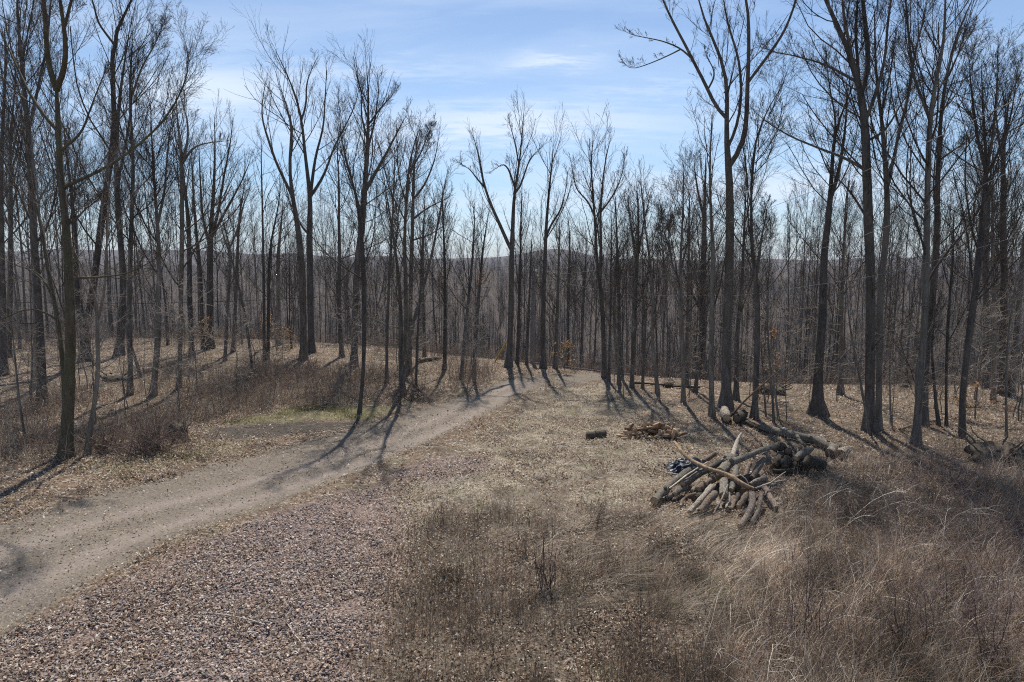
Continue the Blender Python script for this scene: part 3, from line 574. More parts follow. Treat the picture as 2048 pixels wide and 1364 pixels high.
T('smooth pale trunk pressed against the black heavy trunk', 
  [[(1756,860,15),(1757,820,12),(1759,682,12),(1762,541,12.5),(1774,481,13),(1775,440,11),(1775,367,10),(1770,330,9),(1765,257,7),(1762,202,6),(1753,176,5),(1748,110,4),(1752,40,3)], [(1776,372,7),(1783,345,6.5),(1790,310,6),(1791,286,6),(1811,220,5.5),(1822,165,5),(1830,92,4),(1853,30,3)], [(1764,230,4),(1778,160,4),(1790,90,3)]], 'p', limbs=18, t0=.45, ln=.26)
T('tall trunk rising from briars with a low side stem, left-hand of a crossing pair',
  [[(1831,890,17),(1834,850,14),(1837,803,13),(1845,702,13.5),(1851,602,13),(1852,521,12),(1855,440,11),(1853,420,11),(1855,367,10.5),(1858,257,9.5),(1861,215,8),(1864,176,7),(1885,121,6),(1892,55,5),(1890,-10,4)], [(1857,240,6),(1841,187,5.5),(1826,158,5),(1818,80,4),(1812,10,3)], [(1832,850,6),(1831,743,6.5),(1840,690,6),(1862,660,4),(1872,630,3)]], 'g', limbs=18, dens=(7,6), ln=.34, anchor='the crossing pair in the briars', low=6)
T('trunk passing behind and leaning out from the crossing pair in the briars',
  [[(1849,853,13),(1850,800,10),(1853,723,10),(1859,642,10.5),(1867,561,11),(1873,481,10.5),(1875,400,10),(1874,330,9.5),(1881,293,7),(1879,220,6.5),(1892,165,6),(1903,92,5),(1930,30,4)], [(1876,325,5),(1900,305,4.5),(1930,285,3.5)], [(1877,320,5),(1864,300,4)], [(1893,165,4),(1915,110,3.5),(1945,60,2.5)]], 'd', limbs=16, dens=(7,6), ln=.34)
T('leaning trunk with a bushy dense crown at the right-hand woods, orange leaves round its knee',
  [[(1926,880,13),(1922,845,11),(1921,823,12),(1936,682,13),(1948,602,13),(1956,521,14),(1962,477,14),(1969,403,13),(1973,348,11),(1972,300,8),(1966,220,6),(1962,140,4)], [(1973,345,7),(1985,280,6),(1992,200,5),(1998,120,3.5)], [(1971,340,7),(1955,280,6),(1945,200,5),(1938,130,3)], [(1972,350,6),(2005,290,5),(2025,220,4),(2035,140,2.5)]], 'd', leaves=(50, .05, .2), limbs=22, dens=(7,6), ln=.36, anchor='the leaning bushy-crowned trunk', low=9)
T('dark straight trunk right behind the leaning bushy-crowned trunk', [[(1972,778,13),(1972,700,12.5),(1972,602,12),(1970,521,12),(1975,440,10),(1980,370,7),(1985,300,4)]], 'd')
T('thin grey trunk between two dark trunks in the right-hand woods', [[(1986,801,9),(1988,740,8),(1990,682,8),(1986,561,8),(1985,500,8),(1985,440,7.5),(1984,380,5),(1990,300,3)]], 'g')
T('heavy black trunk at the far right-hand woods, ruler-straight', [[(2006,790,17),(2007,700,14.5),(2008,602,14),(2008,521,13),(2006,440,12.5),(2007,348,10),(2004,312,9),(2012,250,7),(2018,190,5)], [(2006,330,5),(1996,270,4.5),(1990,200,3)]], 'd', limbs=22, ln=.38)
T('dark trunk leaning to the open side at the right-hand edge of the woods', [[(2022,791,13),(2028,720,12),(2034,642,11),(2040,580,10),(2046,521,9),(2055,440,7),(2062,350,4)]], 'd')
T('wiry sapling with pale side twigs at the right-hand edge', [[(2013,875,5),(2012,790,4.5),(2013,720,4.5),(2018,650,4),(2026,600,3.5),(2032,560,2.5)]], 'g', name='sapling', cat='sapling', limbs=9, low=12, dens=(4,4), ln=.35, twig=M_TWIGP)
T('thin wavy sapling in litter at the left-hand edge, leaning over', [[(52,884,5),(46,850,4.5),(38,798,4.5),(28,694,4),(21,631,3.5),(14,572,2.5)]], 'g', name='sapling', cat='sapling', limbs=8, low=9, dens=(4,3), ln=.3, twig=M_TWIGP)
T('needle-thin sapling between the flared black trunk and the mossy tree', [[(63,811,4),(62,770,4),(65,720,3.5),(62,650,3),(61,600,2)]], 'g', name='sapling', cat='sapling', limbs=7, low=7, dens=(3,3), ln=.25, twig=M_TWIGP)
T('short bent trunk propped against the kinked slim trunk', [[(281,755,8),(277,735,7),(272,723,6.5),(266,700,6),(258,680,5),(248,655,3)]], 'g', limbs=4, low=3, dens=(3,2))
T('slender trunk leaning left among straight ones by the briars', [[(1741,872,4),(1727,800,5),(1717,740,5),(1706,690,5),(1698,640,4),(1694,590,3)]], 'g', low=4, limbs=8, dens=(3,3))
T('slim trunk on open litter between the crossing pair and the bushy-crowned trunk', [[(1878,853,8),(1871,800,6),(1868,760,6),(1863,700,5),(1868,640,4),(1880,590,3)]], 'd', low=6, limbs=8, dens=(4,3))
T('thin upright trunk with many short side twigs before the bushy-crowned trunk', [[(1893,853,6),(1892,800,5),(1893,720,6),(1896,640,6),(1902,560,6),(1908,500,5),(1905,430,3)]], 'd', low=8, limbs=9, dens=(4,3))
T('twiggy sapling on open litter, halfway between the touching pair and the crossing pair', [[(1782,850,4),(1780,790,3.5),(1779,720,3),(1777,660,2)]], 'g', name='sapling', cat='sapling', limbs=9, low=10, dens=(3,3), ln=.3, twig=M_TWIGP)
# ------------------------------------------------------------------ the rest of the woods: a few kinds of bare tree, copied
def forest_variant(seed, H, leader_forks=0, dens=(6, 5), rmin=.0045, crown0=.42):
    r = np.random.default_rng(seed)
    K = 18; t = np.linspace(0, 1, K)
    x = np.cumsum(r.normal(size=K)*.05*H/14); y = np.cumsum(r.normal(size=K)*.05*H/14)
    r0 = H*r.uniform(.0036, .0062)
    st = np.stack([x-x[0], y-y[0], t*H-.25, r0*(1-t*.93)*(1+.5*np.exp(-t*H/.35))], 1)
    stems = [st]
    for k in range(leader_forks):
        i = r.integers(6, 11); a = r.uniform(0, 2*math.pi); L = (H-st[i, 2])*r.uniform(.75, .95); s = np.linspace(0, 1, K)
        lean = r.uniform(.18, .38)
        xx = st[i, 0]+math.cos(a)*lean*L*s**.8+np.cumsum(r.normal(size=K))*.02; yy = st[i, 1]+math.sin(a)*lean*L*s**.8+np.cumsum(r.normal(size=K))*.02
        stems.append(np.stack([xx, yy, st[i, 2]+L*s*.95, st[i, 3]*.7*(1-.93*s)], 1)); stems[-1][0, :3] = st[i, :3]
    P = np.stack([s[:, :3] for s in stems]); R = np.stack([s[:, 3] for s in stems])
    lv = crown_levels(r, P[:1], R[:1], rmin, 16, crown0, dens, .6, .26, .2, 6, 3)
    if leader_forks: lv += crown_levels(r, P[1:], R[1:], rmin, 9, .2, dens, .6, .32, .2, 0, 3)
    return stems, lv
VARS = []
for q in range(14):
    H = [13, 15, 11, 14, 12, 16, 10][q % 7]
    stems, lv = forest_variant(100+q, H, [0, 1, 2, 0, 1, 0, 0][q % 7], crown0=[.42, .5, .35, .55][q % 4])
    tm = trunk_mesh([resample(s, 12) for s in stems], 7).mesh('trunk', [M_BARK, M_BARKD, M_BARK][q % 3], True)
    mb = MB()
    for Q, RR, s in lv: tubes(mb, Q, RR, 3)
    VARS.append((tm, mb.mesh('crown', M_TWIG), H))
def place_tree(k, x, y, s, rz, name='bare_tree'):
    tm, cm, H = VARS[k % len(VARS)]
    root = empty(name, (x, y, ground_z(x, y)), rz); root.scale = (s, s, s); tag(root, cat='tree')
    for nm, me in (('trunk', tm), ('crown', cm)):
        o = bpy.data.objects.new(nm, me); C.objects.link(o); o.parent = root
    return root
r = np.random.default_rng(41)
ANCHORS.sort()
# skyline height (y in the photograph) that the second rank of trees reaches, by x
SKX = [-100, 150, 300, 420, 480, 560, 640, 760, 880, 930, 1000, 1100, 1200, 1300, 1400, 1550, 1700, 1850, 2150]
SKY = [120, 150, 200, 300, 330, 380, 350, 330, 330, 420, 420, 410, 380, 350, 340, 360, 300, 260, 180]
fill = []; tries = 0
while len(fill) < 196 and tries < 6000:
    tries += 1
    px = r.uniform(-60, 2110); y = 30+38*r.random()**.8
    if px < 480: y = r.uniform(34, 66)
    x = (px-1024)/F*y
    crest = float(crest_y(x))
    if px < 640 and px > 420 and y < 36: continue
    if y < crest+1.0 and 640 < px < 1560: continue
    if y < crest-7: continue
    if 960 < px < 1240 and y < crest+3: continue
    if any(abs(px-q[0]) < 7.5 and abs(y-q[2]) < 14 for q in fill): continue
    if any((x-q[1])**2+(y-q[2])**2 < 1.2 for q in fill): continue
    fill.append((px, x, y))
ORD = ['first', 'second', 'third', 'fourth', 'fifth', 'sixth', 'seventh', 'eighth', 'ninth', 'tenth', 'eleventh', 'twelfth', 'thirteenth', 'fourteenth', 'fifteenth', 'sixteenth', 'seventeenth', 'eighteenth', 'nineteenth', 'twentieth'] 
fill.sort(); counts = {}
for i, (px, x, y) in enumerate(fill):
    top = np.interp(px, SKX, SKY)+r.uniform(10, 150)
    ztop = at_depth(px, top, y)[2]; H = ztop-ground_z(x, y)
    k = int(r.integers(0, len(VARS))); s = float(np.clip(H/VARS[k][2], .5, 1.55))
    o = place_tree(k, x, y, s, r.uniform(0, 6.28))
    east = [a for a in ANCHORS if a[0] <= px]
    a = east[-1] if east else (None, 'the clearing corner')
    counts[a[1]] = counts.get(a[1], 0)+1; n = counts[a[1]]
    size = 'slim' if s < .85 else 'tall' if s > 1.15 else 'plain'
    tag(o, f'{size} bare tree downslope, {ORD[min(n, 20)-1]} right of {a[1].replace("the left-hand picture edge", "the clearing corner")}', group='bare trees on the slope behind the clearing')

# the far wooded valley: nobody could count it
def woodland():
    r = np.random.default_rng(5); mb = MB(); lods = []
    for q in range(9):
        stems, lv = forest_variant(300+q, 13, q % 2, dens=(4, 3), rmin=.016, crown0=.3)
        m = MB()
        for s in stems: tubes(m, resample(s, 6)[None, :, :3], resample(s, 6)[None, :, 3]*1.25, 4)
        for n, (Q, RR, s) in enumerate(lv[:4]):
            if Q.shape[1] > 4: Q = Q[:, ::2]; RR = RR[:, ::2]
            tubes(m, Q, np.maximum(RR, .016), 3)
        lods.append((np.concatenate(m.v), np.concatenate(m.f4)))
    lows = []
    for q in range(9):                                        # farther ones: trunk and a cloud of long thin twigs
        H = 13; m = MB(); t = np.linspace(0, 1, 4)
        st = np.stack([r.normal(size=4)*.12*t, r.normal(size=4)*.12*t, t*H*.85-.3, .15*(1-.7*t)], 1); tubes(m, st[None, :, :3], st[None, :, 3], 3)
        n = 95; z = H*(.22+.7*r.random(n)); a = r.random(n)*6.28; rr = 2.6*np.sqrt(r.random(n))*np.sqrt(np.clip(1.15-z/H, .1, 1))*(.5+.6*np.clip(z/H*1.6, 0, 1))
        p = np.stack([np.cos(a)*rr, np.sin(a)*rr, z], 1); d = np.stack([np.cos(a)*.5, np.sin(a)*.5, np.full(n, .9)], 1)+r.normal(size=(n, 3))*.35
        L = r.uniform(.8, 2.2, (n, 1)); d = norm(d)*L; side = norm(np.cross(d, r.normal(size=(n, 3))))*r.uniform(.022, .05, (n, 1))
        v = np.stack([p-d*.4-side, p-d*.4+side, p+d*.6], 1).reshape(-1, 3); m.add(v, None, np.arange(n*3).reshape(-1, 3))
        lows.append((np.concatenate(m.v), np.concatenate(m.f4), np.concatenate(m.f3)))
    def inst(v, x, y, s):
        a = r.uniform(0, 6.28); c, sn = math.cos(a), math.sin(a)
        R = np.array([[c, -sn, 0], [sn, c, 0], [0, 0, 1]]); return v@R.T*s+np.array([x, y, float(ground_z(x, y))])
    n = 0
    while n < 620:
        y = 62+88*r.random()**.9; x = r.uniform(-1, 1)*(y*.9+12); n += 1
        v, f = lods[r.integers(0, 9)]; s = r.uniform(.65, 1.1)
        if y < 85: s *= .85
        mb.add(inst(v, x, y, s), f)
    n = 0
    while n < 6200:
        y = 140*(5.3**r.random()); x = r.uniform(-1, 1)*(y*.85+15); n += 1
        v, f, f3 = lows[r.integers(0, 9)]; mb.add(inst(v, x, y, r.uniform(.75, 1.15)), f, f3)
    o = mb.build('woodland', M_WOODS); tag(o, 'bare winter woods filling the valley and the hillside beyond', 'woodland', kind='stuff')
M_WOODS = bark('woods', (.05, .044, .042), (.115, .10, .095), None, .4)
woodland()

# ------------------------------------------------------------------ young beeches that keep their orange leaves
BEECH = [(540, 722, 90, 'orange-leaved young beech at the brow beside the pole-like trunk'), (566, 716, 60, 'smaller orange-leaved beech sprig close to the tall sinuous pair'), (412, 712, 75, 'amber-leaved young beech at the foot of the thick rod-crowned trunk'),
         (1547, 800, 90, 'young beech with pale orange leaves behind the sapling trio'), (388, 708, 60, 'amber beech sprig beside the straight dark trunk in the left-hand woods'), (1128, 742, 62, 'rust-leaved young beech where the track levels out'), (1925, 840, 55, 'rust-leaved beech sprig at the knee of the leaning bushy-crowned trunk')]
for i, (px, py, hpx, lab) in enumerate(BEECH):
    r = np.random.default_rng(900+i); b = on_ground(px, py, far=60); H = hpx*b[1]/F
    root = empty('young_beech', b); tag(root, lab, 'young tree', 'young beeches with clinging orange leaves')
    K = 8; t = np.linspace(0, 1, K); st = np.stack([np.cumsum(r.normal(size=K)*.03), np.cumsum(r.normal(size=K)*.03), t*H-.05], 1); st[:, :2] -= st[0, :2]
    R = (.016*(1-.8*t))[None]; mb = MB(); tubes(mb, st[None], R, 5); mb.build('trunk', M_BARK, root)
    Q, RR, _ = grow(r, st[None], R, 18, .15, 1, 1.0, .55, 5, .15, .05, rmin=.005); Q2, R2, _ = grow(r, Q, RR, 4, .2, 1, .7, .5, 4, .2, .02, rmin=.004)
    mb = MB(); tubes(mb, Q, RR, 3); tubes(mb, Q2, R2, 3); br = mb.build('crown', M_TWIG, root)
    pts = np.concatenate([Q[:, 2:].reshape(-1, 3), Q2[:, 1:].reshape(-1, 3)]); pts = pts[r.random(len(pts)) < .7]+r.normal(size=(1, 3))*.0
    v, f3 = leaf_quads(r, pts+r.normal(size=pts.shape)*.05, None, .10, None)
    cc = np.array([[.36, .23, .11], [.42, .29, .16], [.30, .18, .09]])[r.integers(0, 3, len(pts))]
    mb = MB(); mb.add(v, None, f3, np.repeat(cc, 4, 0)); mb.build('foliage', M_LEAF, br, colour=True)

# ------------------------------------------------------------------ saplings of the understory
SAPV = []
for q in range(8):
    r = np.random.default_rng(700+q); H = r.uniform(2.6, 4.4); K = 10; t = np.linspace(0, 1, K)
    st = np.stack([np.cumsum(r.normal(size=K)*.05), np.cumsum(r.normal(size=K)*.05), t*H-.1], 1); st[:, :2] -= st[0, :2]
    R = (r.uniform(.014, .026)*(1-.85*t))[None]; mb = MB(); tubes(mb, st[None], R, 6); tm = mb.mesh('trunk', M_BARK, True)
    Q, RR, _ = grow(r, st[None], R, 14, .2, .98, 1.05, .42, 6, .14, .03, rmin=.006); Q2, R2, _ = grow(r, Q, RR, 6, .15, 1, .7, .5, 4, .2, .02, rmin=.0045); Q3, R3, _ = grow(r, Q2, R2, 3, .2, 1, .7, .55, 3, .2, .02, rmin=.004)
    mb = MB(); tubes(mb, Q, RR, 4); tubes(mb, Q2, R2, 3); tubes(mb, Q3, R3, 3); SAPV.append((tm, mb.mesh('crown', M_TWIGP)))
r = np.random.default_rng(61); sap = []
spots = []
for _ in range(34): spots.append((r.uniform(-20, 720), r.uniform(712, 850)))
for _ in range(30): spots.append((r.uniform(1220, 2080), r.uniform(775, 862)))
for _ in range(10): spots.append((r.uniform(700, 960), r.uniform(740, 790)))
for px, py in spots:
    b = on_ground(px, py, far=58)
    road, stn, tan, burn = zmask(np.array([b[0]]), np.array([b[1]]))
    if road[0] > .05 or burn[0] > .1 or (560 < px < 800 and py > 800): continue
    if 1220 < px < 1520 and py > 800: continue
    sap.append((px, b))
sap.sort(key=lambda q: q[0]); counts = {}
for px, b in sap:
    k = int(r.integers(0, 8)); root = empty('sapling', b, r.uniform(0, 6.28)); s = r.uniform(.7, 1.15); root.scale = (s, s, s)
    for nm, me in zip(('trunk', 'crown'), SAPV[k]):
        o = bpy.data.objects.new(nm, me); C.objects.link(o); o.parent = root
    east = [a for a in ANCHORS if a[0] <= px]; a = east[-1][1] if east else 'the clearing corner'
    counts[a] = counts.get(a, 0)+1
    tag(root, f'pale-twigged bare sapling, {ORD[min(counts[a], 20)-1]} right of {a}', 'sapling', 'pale-twigged saplings of the understory')

# ------------------------------------------------------------------ logs
def wood_end(name, c1, c2):
    m, nt, b = material(name); tc = nt.nodes.new('ShaderNodeTexCoord')
    w = noise(nt, 9, 4, .6, tc.outputs['Object']); w2 = noise(nt, 40, 4, .7, tc.outputs['Object'])
    c = ramp(nt, [(.35, c1), (.65, c2)], mixc(nt, .4, w, w2)); nt.links.new(c, b.inputs['Base Color']); b.inputs['Roughness'].default_value = .85
    bump(nt, b, w2, .4, .01); return m
M_END = wood_end('cut_wood', (.26, .17, .095), (.50, .35, .21))
M_ENDD = wood_end('weathered_cut_wood', (.075, .052, .036), (.20, .145, .10))
M_ENDP = wood_end('fresh_cut_wood', (.33, .215, .115), (.55, .39, .225))
M_SPLIT = wood_end('split_wood', (.20, .13, .085), (.40, .29, .20))
def bark_plates(name, dark, light, moss=None, scale=26, moss_amt=.3):
    m, nt, b = material(name); tc = nt.nodes.new('ShaderNodeTexCoord'); P = tc.outputs['Object']
    v = nt.nodes.new('ShaderNodeTexVoronoi'); v.feature = 'DISTANCE_TO_EDGE'; v.inputs['Scale'].default_value = scale*2.1
    nz = nt.nodes.new('ShaderNodeTexNoise'); nz.inputs['Scale'].default_value = 18; nt.links.new(P, nz.inputs[0])
    ad = nt.nodes.new('ShaderNodeMix'); ad.data_type = 'VECTOR'; ad.inputs[0].default_value = .06; nt.links.new(P, ad.inputs[4]); nt.links.new(nz.outputs['Color'], ad.inputs[5]); nt.links.new(ad.outputs[1], v.inputs[0])
    edge = maprange(nt, v.outputs['Distance'], 0, .16); n1 = noise(nt, scale*1.5, 6, .75, P); n2 = noise(nt, 9, 5, .7, P)
    h = mth(nt, 'ADD', mth(nt, 'MULTIPLY', edge, .22), mth(nt, 'MULTIPLY', n1, .85)); c = ramp(nt, [(.36, tuple(q*.55 for q in dark)), (.52, dark), (.78, light)], h)
    c = mixc(nt, maprange(nt, n2, .36, .52, .5, 0), c, tuple(q*.8 for q in dark)); c = mixc(nt, maprange(nt, n2, .60, .68, 0, .55), c, tuple(min(.8, q*1.45) for q in light))
    oi = nt.nodes.new('ShaderNodeObjectInfo'); c = mixc(nt, 1.0, c, ramp(nt, [(0, (.7, .68, .66)), (1, (1.2, 1.15, 1.1))], oi.outputs['Random']), 'MULTIPLY')
    if moss: c = mixc(nt, mth(nt, 'MULTIPLY', maprange(nt, noise(nt, 6, 4, .6, P), .5, .66), moss_amt), c, moss)
    nt.links.new(c, b.inputs['Base Color']); b.inputs['Roughness'].default_value = .9; bump(nt, b, h, .8, .012); return m
M_LOGG = bark_plates('log_bark_grey', (0.11, 0.1, 0.085), (0.52, 0.47, 0.4), (.14, .135, .085), 26, .35)
M_LOGB = bark_plates('log_bark_brown', (0.12, 0.09, 0.07), (0.46, 0.37, 0.29), None, 26)
M_LOGP = bark_plates('log_bark_pale', (0.18, 0.16, 0.135), (0.56, 0.51, 0.44), (.20, .18, .13), 22, .3)
M_LOGD = bark('log_bark_black', (.025, .022, .019), (.13, .112, .094), (.075, .08, .045), 22, .4)
M_LOGR = bark_plates('log_bark_reddish', (0.14, 0.112, 0.095), (0.5, 0.42, 0.355), None, 26)
M_BARE = bark('debarked_wood', (.12, .085, .058), (.42, .31, .21), None, 14)
M_BARES = bark('bleached_wood', (.33, .28, .225), (.66, .60, .51), None, 14)
def hpoint(px, py, h):
    d = ray(px, py); ys = np.arange(6, 40, .01); P = np.array([0, 0, CAM_H])+d*(ys/d[1])[:, None]
    return P[np.argmax(P[:, 2] < ground_z(P[:, 0], P[:, 1])+h)]
LOGN = [0]
def log(label, pts, mat, end=M_ENDD, name='log', cat='log', group=None, forks=(), knots=0, ends=(True, True), rough=.11, S=14, conv=None, taper=None):
    """pts: (px, py, height above the ground, width px) along the log"""
    LOGN[0] += 1; r = np.random.default_rng(2000+LOGN[0])
    def line(pp, K):
        p = np.array([np.append(hpoint(x, y, h), 0) for x, y, h, w in pp]); p[:, 3] = [.44*w*q[1]/F for (x, y, h, w), q in zip(pp, p)]
        return resample(p, K) if len(pp) > 2 else np.linspace(p[0], p[-1], K)
    pre = line(pts, 12); KL = int(np.clip(np.linalg.norm(np.diff(pre[:, :3], axis=0), axis=1).sum()/(pre[:, 3].mean()*1.1), 9, 30)); main = line(pts, KL); c = main[:, :3].mean(0)
    c = np.array([c[0], c[1], float(ground_z(c[0], c[1]))]); main[:, :3] -= c
    wv = np.cumsum(r.normal(size=(KL, 3)), 0); wv -= np.linspace(0, 1, KL)[:, None]*wv[-1]; main[:, :3] += wv*main[:, 3:4].mean()*.06; main[:, 3] *= 1+.07*np.interp(np.arange(KL), np.linspace(0, KL, 7), r.normal(size=7))
    root = empty(name, c) ; tag(root, label, cat, group)
    mb = MB(); tubes(mb, main[None, :, :3], main[None, :, 3], S, rough=rough, r=r)
    for f in forks:
        q = line(f, 10); q[:, :3] -= c; tubes(mb, q[None, :, :3], q[None, :, 3], 9, rough=rough, caps=True, r=r)
    for _ in range(knots):
        k = r.integers(2, KL-2); d = norm(r.normal(size=3)+np.array([0, -.3, .6])); p0 = main[k, :3]; L = main[k, 3]*r.uniform(1.2, 1.7)
        q = p0+d*L*np.linspace(.4, 1, 4)[:, None]; tubes(mb, q[None], (main[k, 3]*np.array([.6, .5, .4, .33]))[None], 7, caps=True, r=r)
    mb.build('bark', mat, root, smooth=True)
    for on, i, j in ((ends[0], 0, 1), (ends[1], -1, -2)):
        if not on: continue
        d = norm(main[i, :3]-main[j, :3]); p = main[i, :3]; rad = main[i, 3]
        m = MB(); a = norm(np.cross(d, [0.1, .2, 1])); bb = np.cross(d, a); th = np.arange(14)/14*6.283
        ring = lambda s, o: p+d*o+(np.cos(th)[:, None]*a+np.sin(th)[:, None]*bb)*rad*s*(1+.04*r.normal(size=(14, 1)))
        R0, R1 = ring(.93, -.012), ring(.86, .012); v = np.vstack([R0, R1, (p+d*.009)[None]]); k = np.arange(14); k2 = (k+1) % 14
        m.add(v, np.stack([k, k2, k2+14, k+14], 1), np.stack([k+14, k2+14, np.full(14, 28)], 1)); m.build('cut_end', end, root)
    return root
def cv(pp): return [(1290+x/5.12, 840+y/5.12, h, w/5.12) for x, y, h, w in pp]
G = 'logs heaped in the clearing'
L = lambda lab, pp, mat, **k: log(lab, cv(pp), mat, group=G, **k)
L('knobbly mossy-grey log lying lowest on the track side of the heap', [(95,835,.10,100),(200,725,.16,90),(330,610,.24,88),(480,515,.34,95)], M_LOGG, knots=5, end=M_END)
L('long straight grey log slanting down over the track side of the heap', [(385,655,.26,72),(600,520,.38,76),(870,365,.55,74)], M_LOGG, end=M_END)
L('thick crotch-wood log forking in two at the crest of the heap', [(770,540,.40,125),(850,450,.48,130),(905,375,.55,105),(930,340,.58,80)], M_LOGG, forks=[cv([(890,430,.55,95),(1000,395,.60,72),(1150,320,.66,64),(1330,265,.72,58)])], knots=3, end=M_END)
L('bleached debarked branch poking up highest from the heap', [(890,390,.56,58),(920,300,.68,60),(945,215,.80,44),(965,170,.86,36),(990,135,.92,30)], M_BARES, name='branch', cat='branch', ends=(False, False))
L('long curving peeled branch thrown across the front of the heap', [(300,225,.62,30),(335,270,.62,38),(385,340,.60,44),(450,392,.58,46),(560,462,.56,48),(680,512,.53,50),(790,535,.50,56),(900,590,.45,66),(1000,668,.36,68),(1110,705,.30,50)], M_BARE, name='branch', cat='branch', end=M_ENDP)
L('stubby log showing its round tan face under the peeled branch', [(690,590,.36,118),(740,560,.38,118),(800,525,.40,112)], M_LOGB, end=M_ENDP)
L('short brown log with a tan face on the track side', [(545,715,.18,90),(590,675,.23,88),(650,620,.30,82)], M_LOGB, end=M_END)
L('smooth pale log sloping to the ground at the front of the heap', [(455,950,.08,68),(560,820,.2,76),(690,680,.34,74)], M_LOGP, end=M_END)
L('rough brown log beside the smooth pale log', [(560,935,.09,90),(640,840,.2,88),(720,750,.3,84)], M_LOGB, end=M_ENDD)
L('coarse-barked log with an orange sawn face standing out at the middle front', [(808,775,.26,104),(808,700,.32,106),(812,620,.40,100)], M_LOGG, end=M_END)
L('bluish-grey weathered log beneath the coarse-barked one', [(850,915,.06,66),(855,830,.14,64),(850,750,.24,60)], M_LOGP, end=M_ENDD)
L('thin crooked grey log beside the bluish-grey weathered one', [(775,915,.05,46),(745,840,.10,50),(745,770,.2,46)], M_LOGP, end=M_ENDD)
L('medium log with a round brown face, right of the coarse-barked one', [(962,892,.14,74),(1000,830,.22,74),(1045,760,.3,70)], M_LOGB, end=M_END)
L('short broken stub low in front between two logs', [(880,915,.05,60),(900,880,.09,58),(915,830,.13,50)], M_LOGB, end=M_END)
L('long bent pinkish-grey log reaching farthest toward the weeds', [(975,1095,.06,72),(1040,985,.10,76),(1085,900,.18,80),(1105,760,.32,76)], M_LOGR, end=M_END)
L('slim reddish log parallel to the long bent pinkish one', [(1095,1055,.05,48),(1150,950,.1,56),(1180,850,.17,58),(1195,755,.26,52)], M_LOGR, end=M_ENDD)
L('pale spotted log sloping away toward the briar side', [(1345,905,.07,70),(1280,800,.16,72),(1215,680,.26,68)], M_LOGR, end=M_ENDD)
L('gnarled short branch wedged at the right-hand end of the peeled branch', [(1075,660,.30,48),(1140,620,.34,56),(1240,595,.36,60)], M_LOGG, knots=3, name='branch', cat='branch')
L('tan crooked log dipping behind the peeled branch', [(1095,595,.26,66),(1140,520,.34,70),(1195,450,.42,70),(1215,380,.48,64)], M_LOGR, end=M_ENDD)
L('small bent log propped behind the peeled branch', [(1030,580,.22,50),(1045,510,.3,56),(1075,450,.38,52)], M_LOGR, end=M_END)
L('dark thin log on the ground under the track side of the heap', [(215,805,.07,58),(310,750,.12,60),(430,690,.2,56)], M_LOGG, end=M_ENDD)
L('thin brown hooked branch under the front of the heap', [(365,885,.05,36),(385,820,.10,38),(440,780,.15,38),(520,755,.2,34)], M_LOGB, name='branch', cat='branch')
L('short dark chunk of log beside the plastic sheet', [(600,420,.30,56),(650,385,.33,60),(715,345,.36,58)], M_LOGB, end=M_ENDD)
L('grey log end tucked beneath the long straight grey log', [(480,735,.12,62),(520,690,.18,60),(570,640,.24,58)], M_LOGG, end=M_END)
L('short dark log in the hollow beneath the middle of the heap', [(925,840,.10,64),(945,795,.15,62),(970,740,.2,60)], M_LOGD)
L('hidden log bridging the core of the heap', [(760,690,.12,110),(950,620,.2,120),(1150,600,.16,110)], M_LOGD)
L('low log lying beneath the core of the heap', [(500,800,.08,90),(760,700,.1,110),(1050,660,.1,110)], M_LOGD)
L('mid-grey log lying between the two slanting logs on the track side', [(300,760,.14,70),(450,640,.26,74),(640,480,.42,70)], M_LOGG, end=M_END)
L('brown log whose tan face shows under the crotch-wood', [(620,660,.26,84),(700,600,.34,86),(840,500,.44,84)], M_LOGB, end=M_END)
L('grey log steeply propped behind the coarse-barked one', [(880,720,.26,72),(900,620,.36,76),(940,480,.48,74)], M_LOGG, end=M_END)
L('brown log lying across beneath the gnarled short branch', [(1000,720,.2,70),(1120,660,.26,74),(1250,640,.24,70)], M_LOGB, end=M_END)
L('slim grey log between the medium log and the bent pinkish one', [(1005,960,.06,50),(1040,860,.14,54),(1070,760,.22,52)], M_LOGG, end=M_END)
L('thin bleached stick lying over the left flank of the heap', [(250,700,.34,18),(430,560,.44,20),(640,430,.54,16)], M_BARES, name='branch', cat='branch', ends=(False, False))
L('thin grey stick jutting out of the front of the heap', [(700,960,.10,16),(790,800,.3,20),(850,660,.46,18)], M_LOGP, name='branch', cat='branch', ends=(False, False))
L('forked thin stick reaching from the heap over the weeds', [(1130,700,.34,22),(1290,640,.40,18),(1450,610,.36,12)], M_BARES, name='branch', cat='branch', ends=(False, False), forks=[cv([(1290,640,.40,16),(1380,570,.48,12),(1440,530,.5,8)])])
L('looping pale withe bent over the gnarled short branch', [(930,580,.44,12),(980,560,.52,12),(1030,600,.46,12),(1060,650,.36,12)], M_BARES, name='branch', cat='branch', ends=(False, False))
G = 'dark rotting wood heaped right of the logs'
L('dark upright round of log facing the track on the rotting heap', [(1462,318,.46,92),(1462,330,.40,94),(1466,370,.28,96)], M_LOGD, end=M_ENDD)
L('black splintered root chunk on top of the rotting heap', [(1320,300,.42,70),(1370,275,.52,95),(1430,270,.52,60)], M_LOGD, knots=6, rough=.5)
L('half-split slab with a tan edge on the rotting heap', [(1540,400,.36,80),(1620,335,.44,90),(1710,285,.50,70)], M_LOGG, end=M_END)
L('large dark drum of wood leaning at the right-hand end of the rotting heap', [(1660,400,.40,150),(1720,430,.32,165),(1800,470,.22,150)], M_LOGD, end=M_ENDD)
L('dark olive log standing askew in the rotting heap', [(1440,480,.16,110),(1450,440,.24,112),(1480,390,.34,100)], M_LOGD, end=M_ENDD)
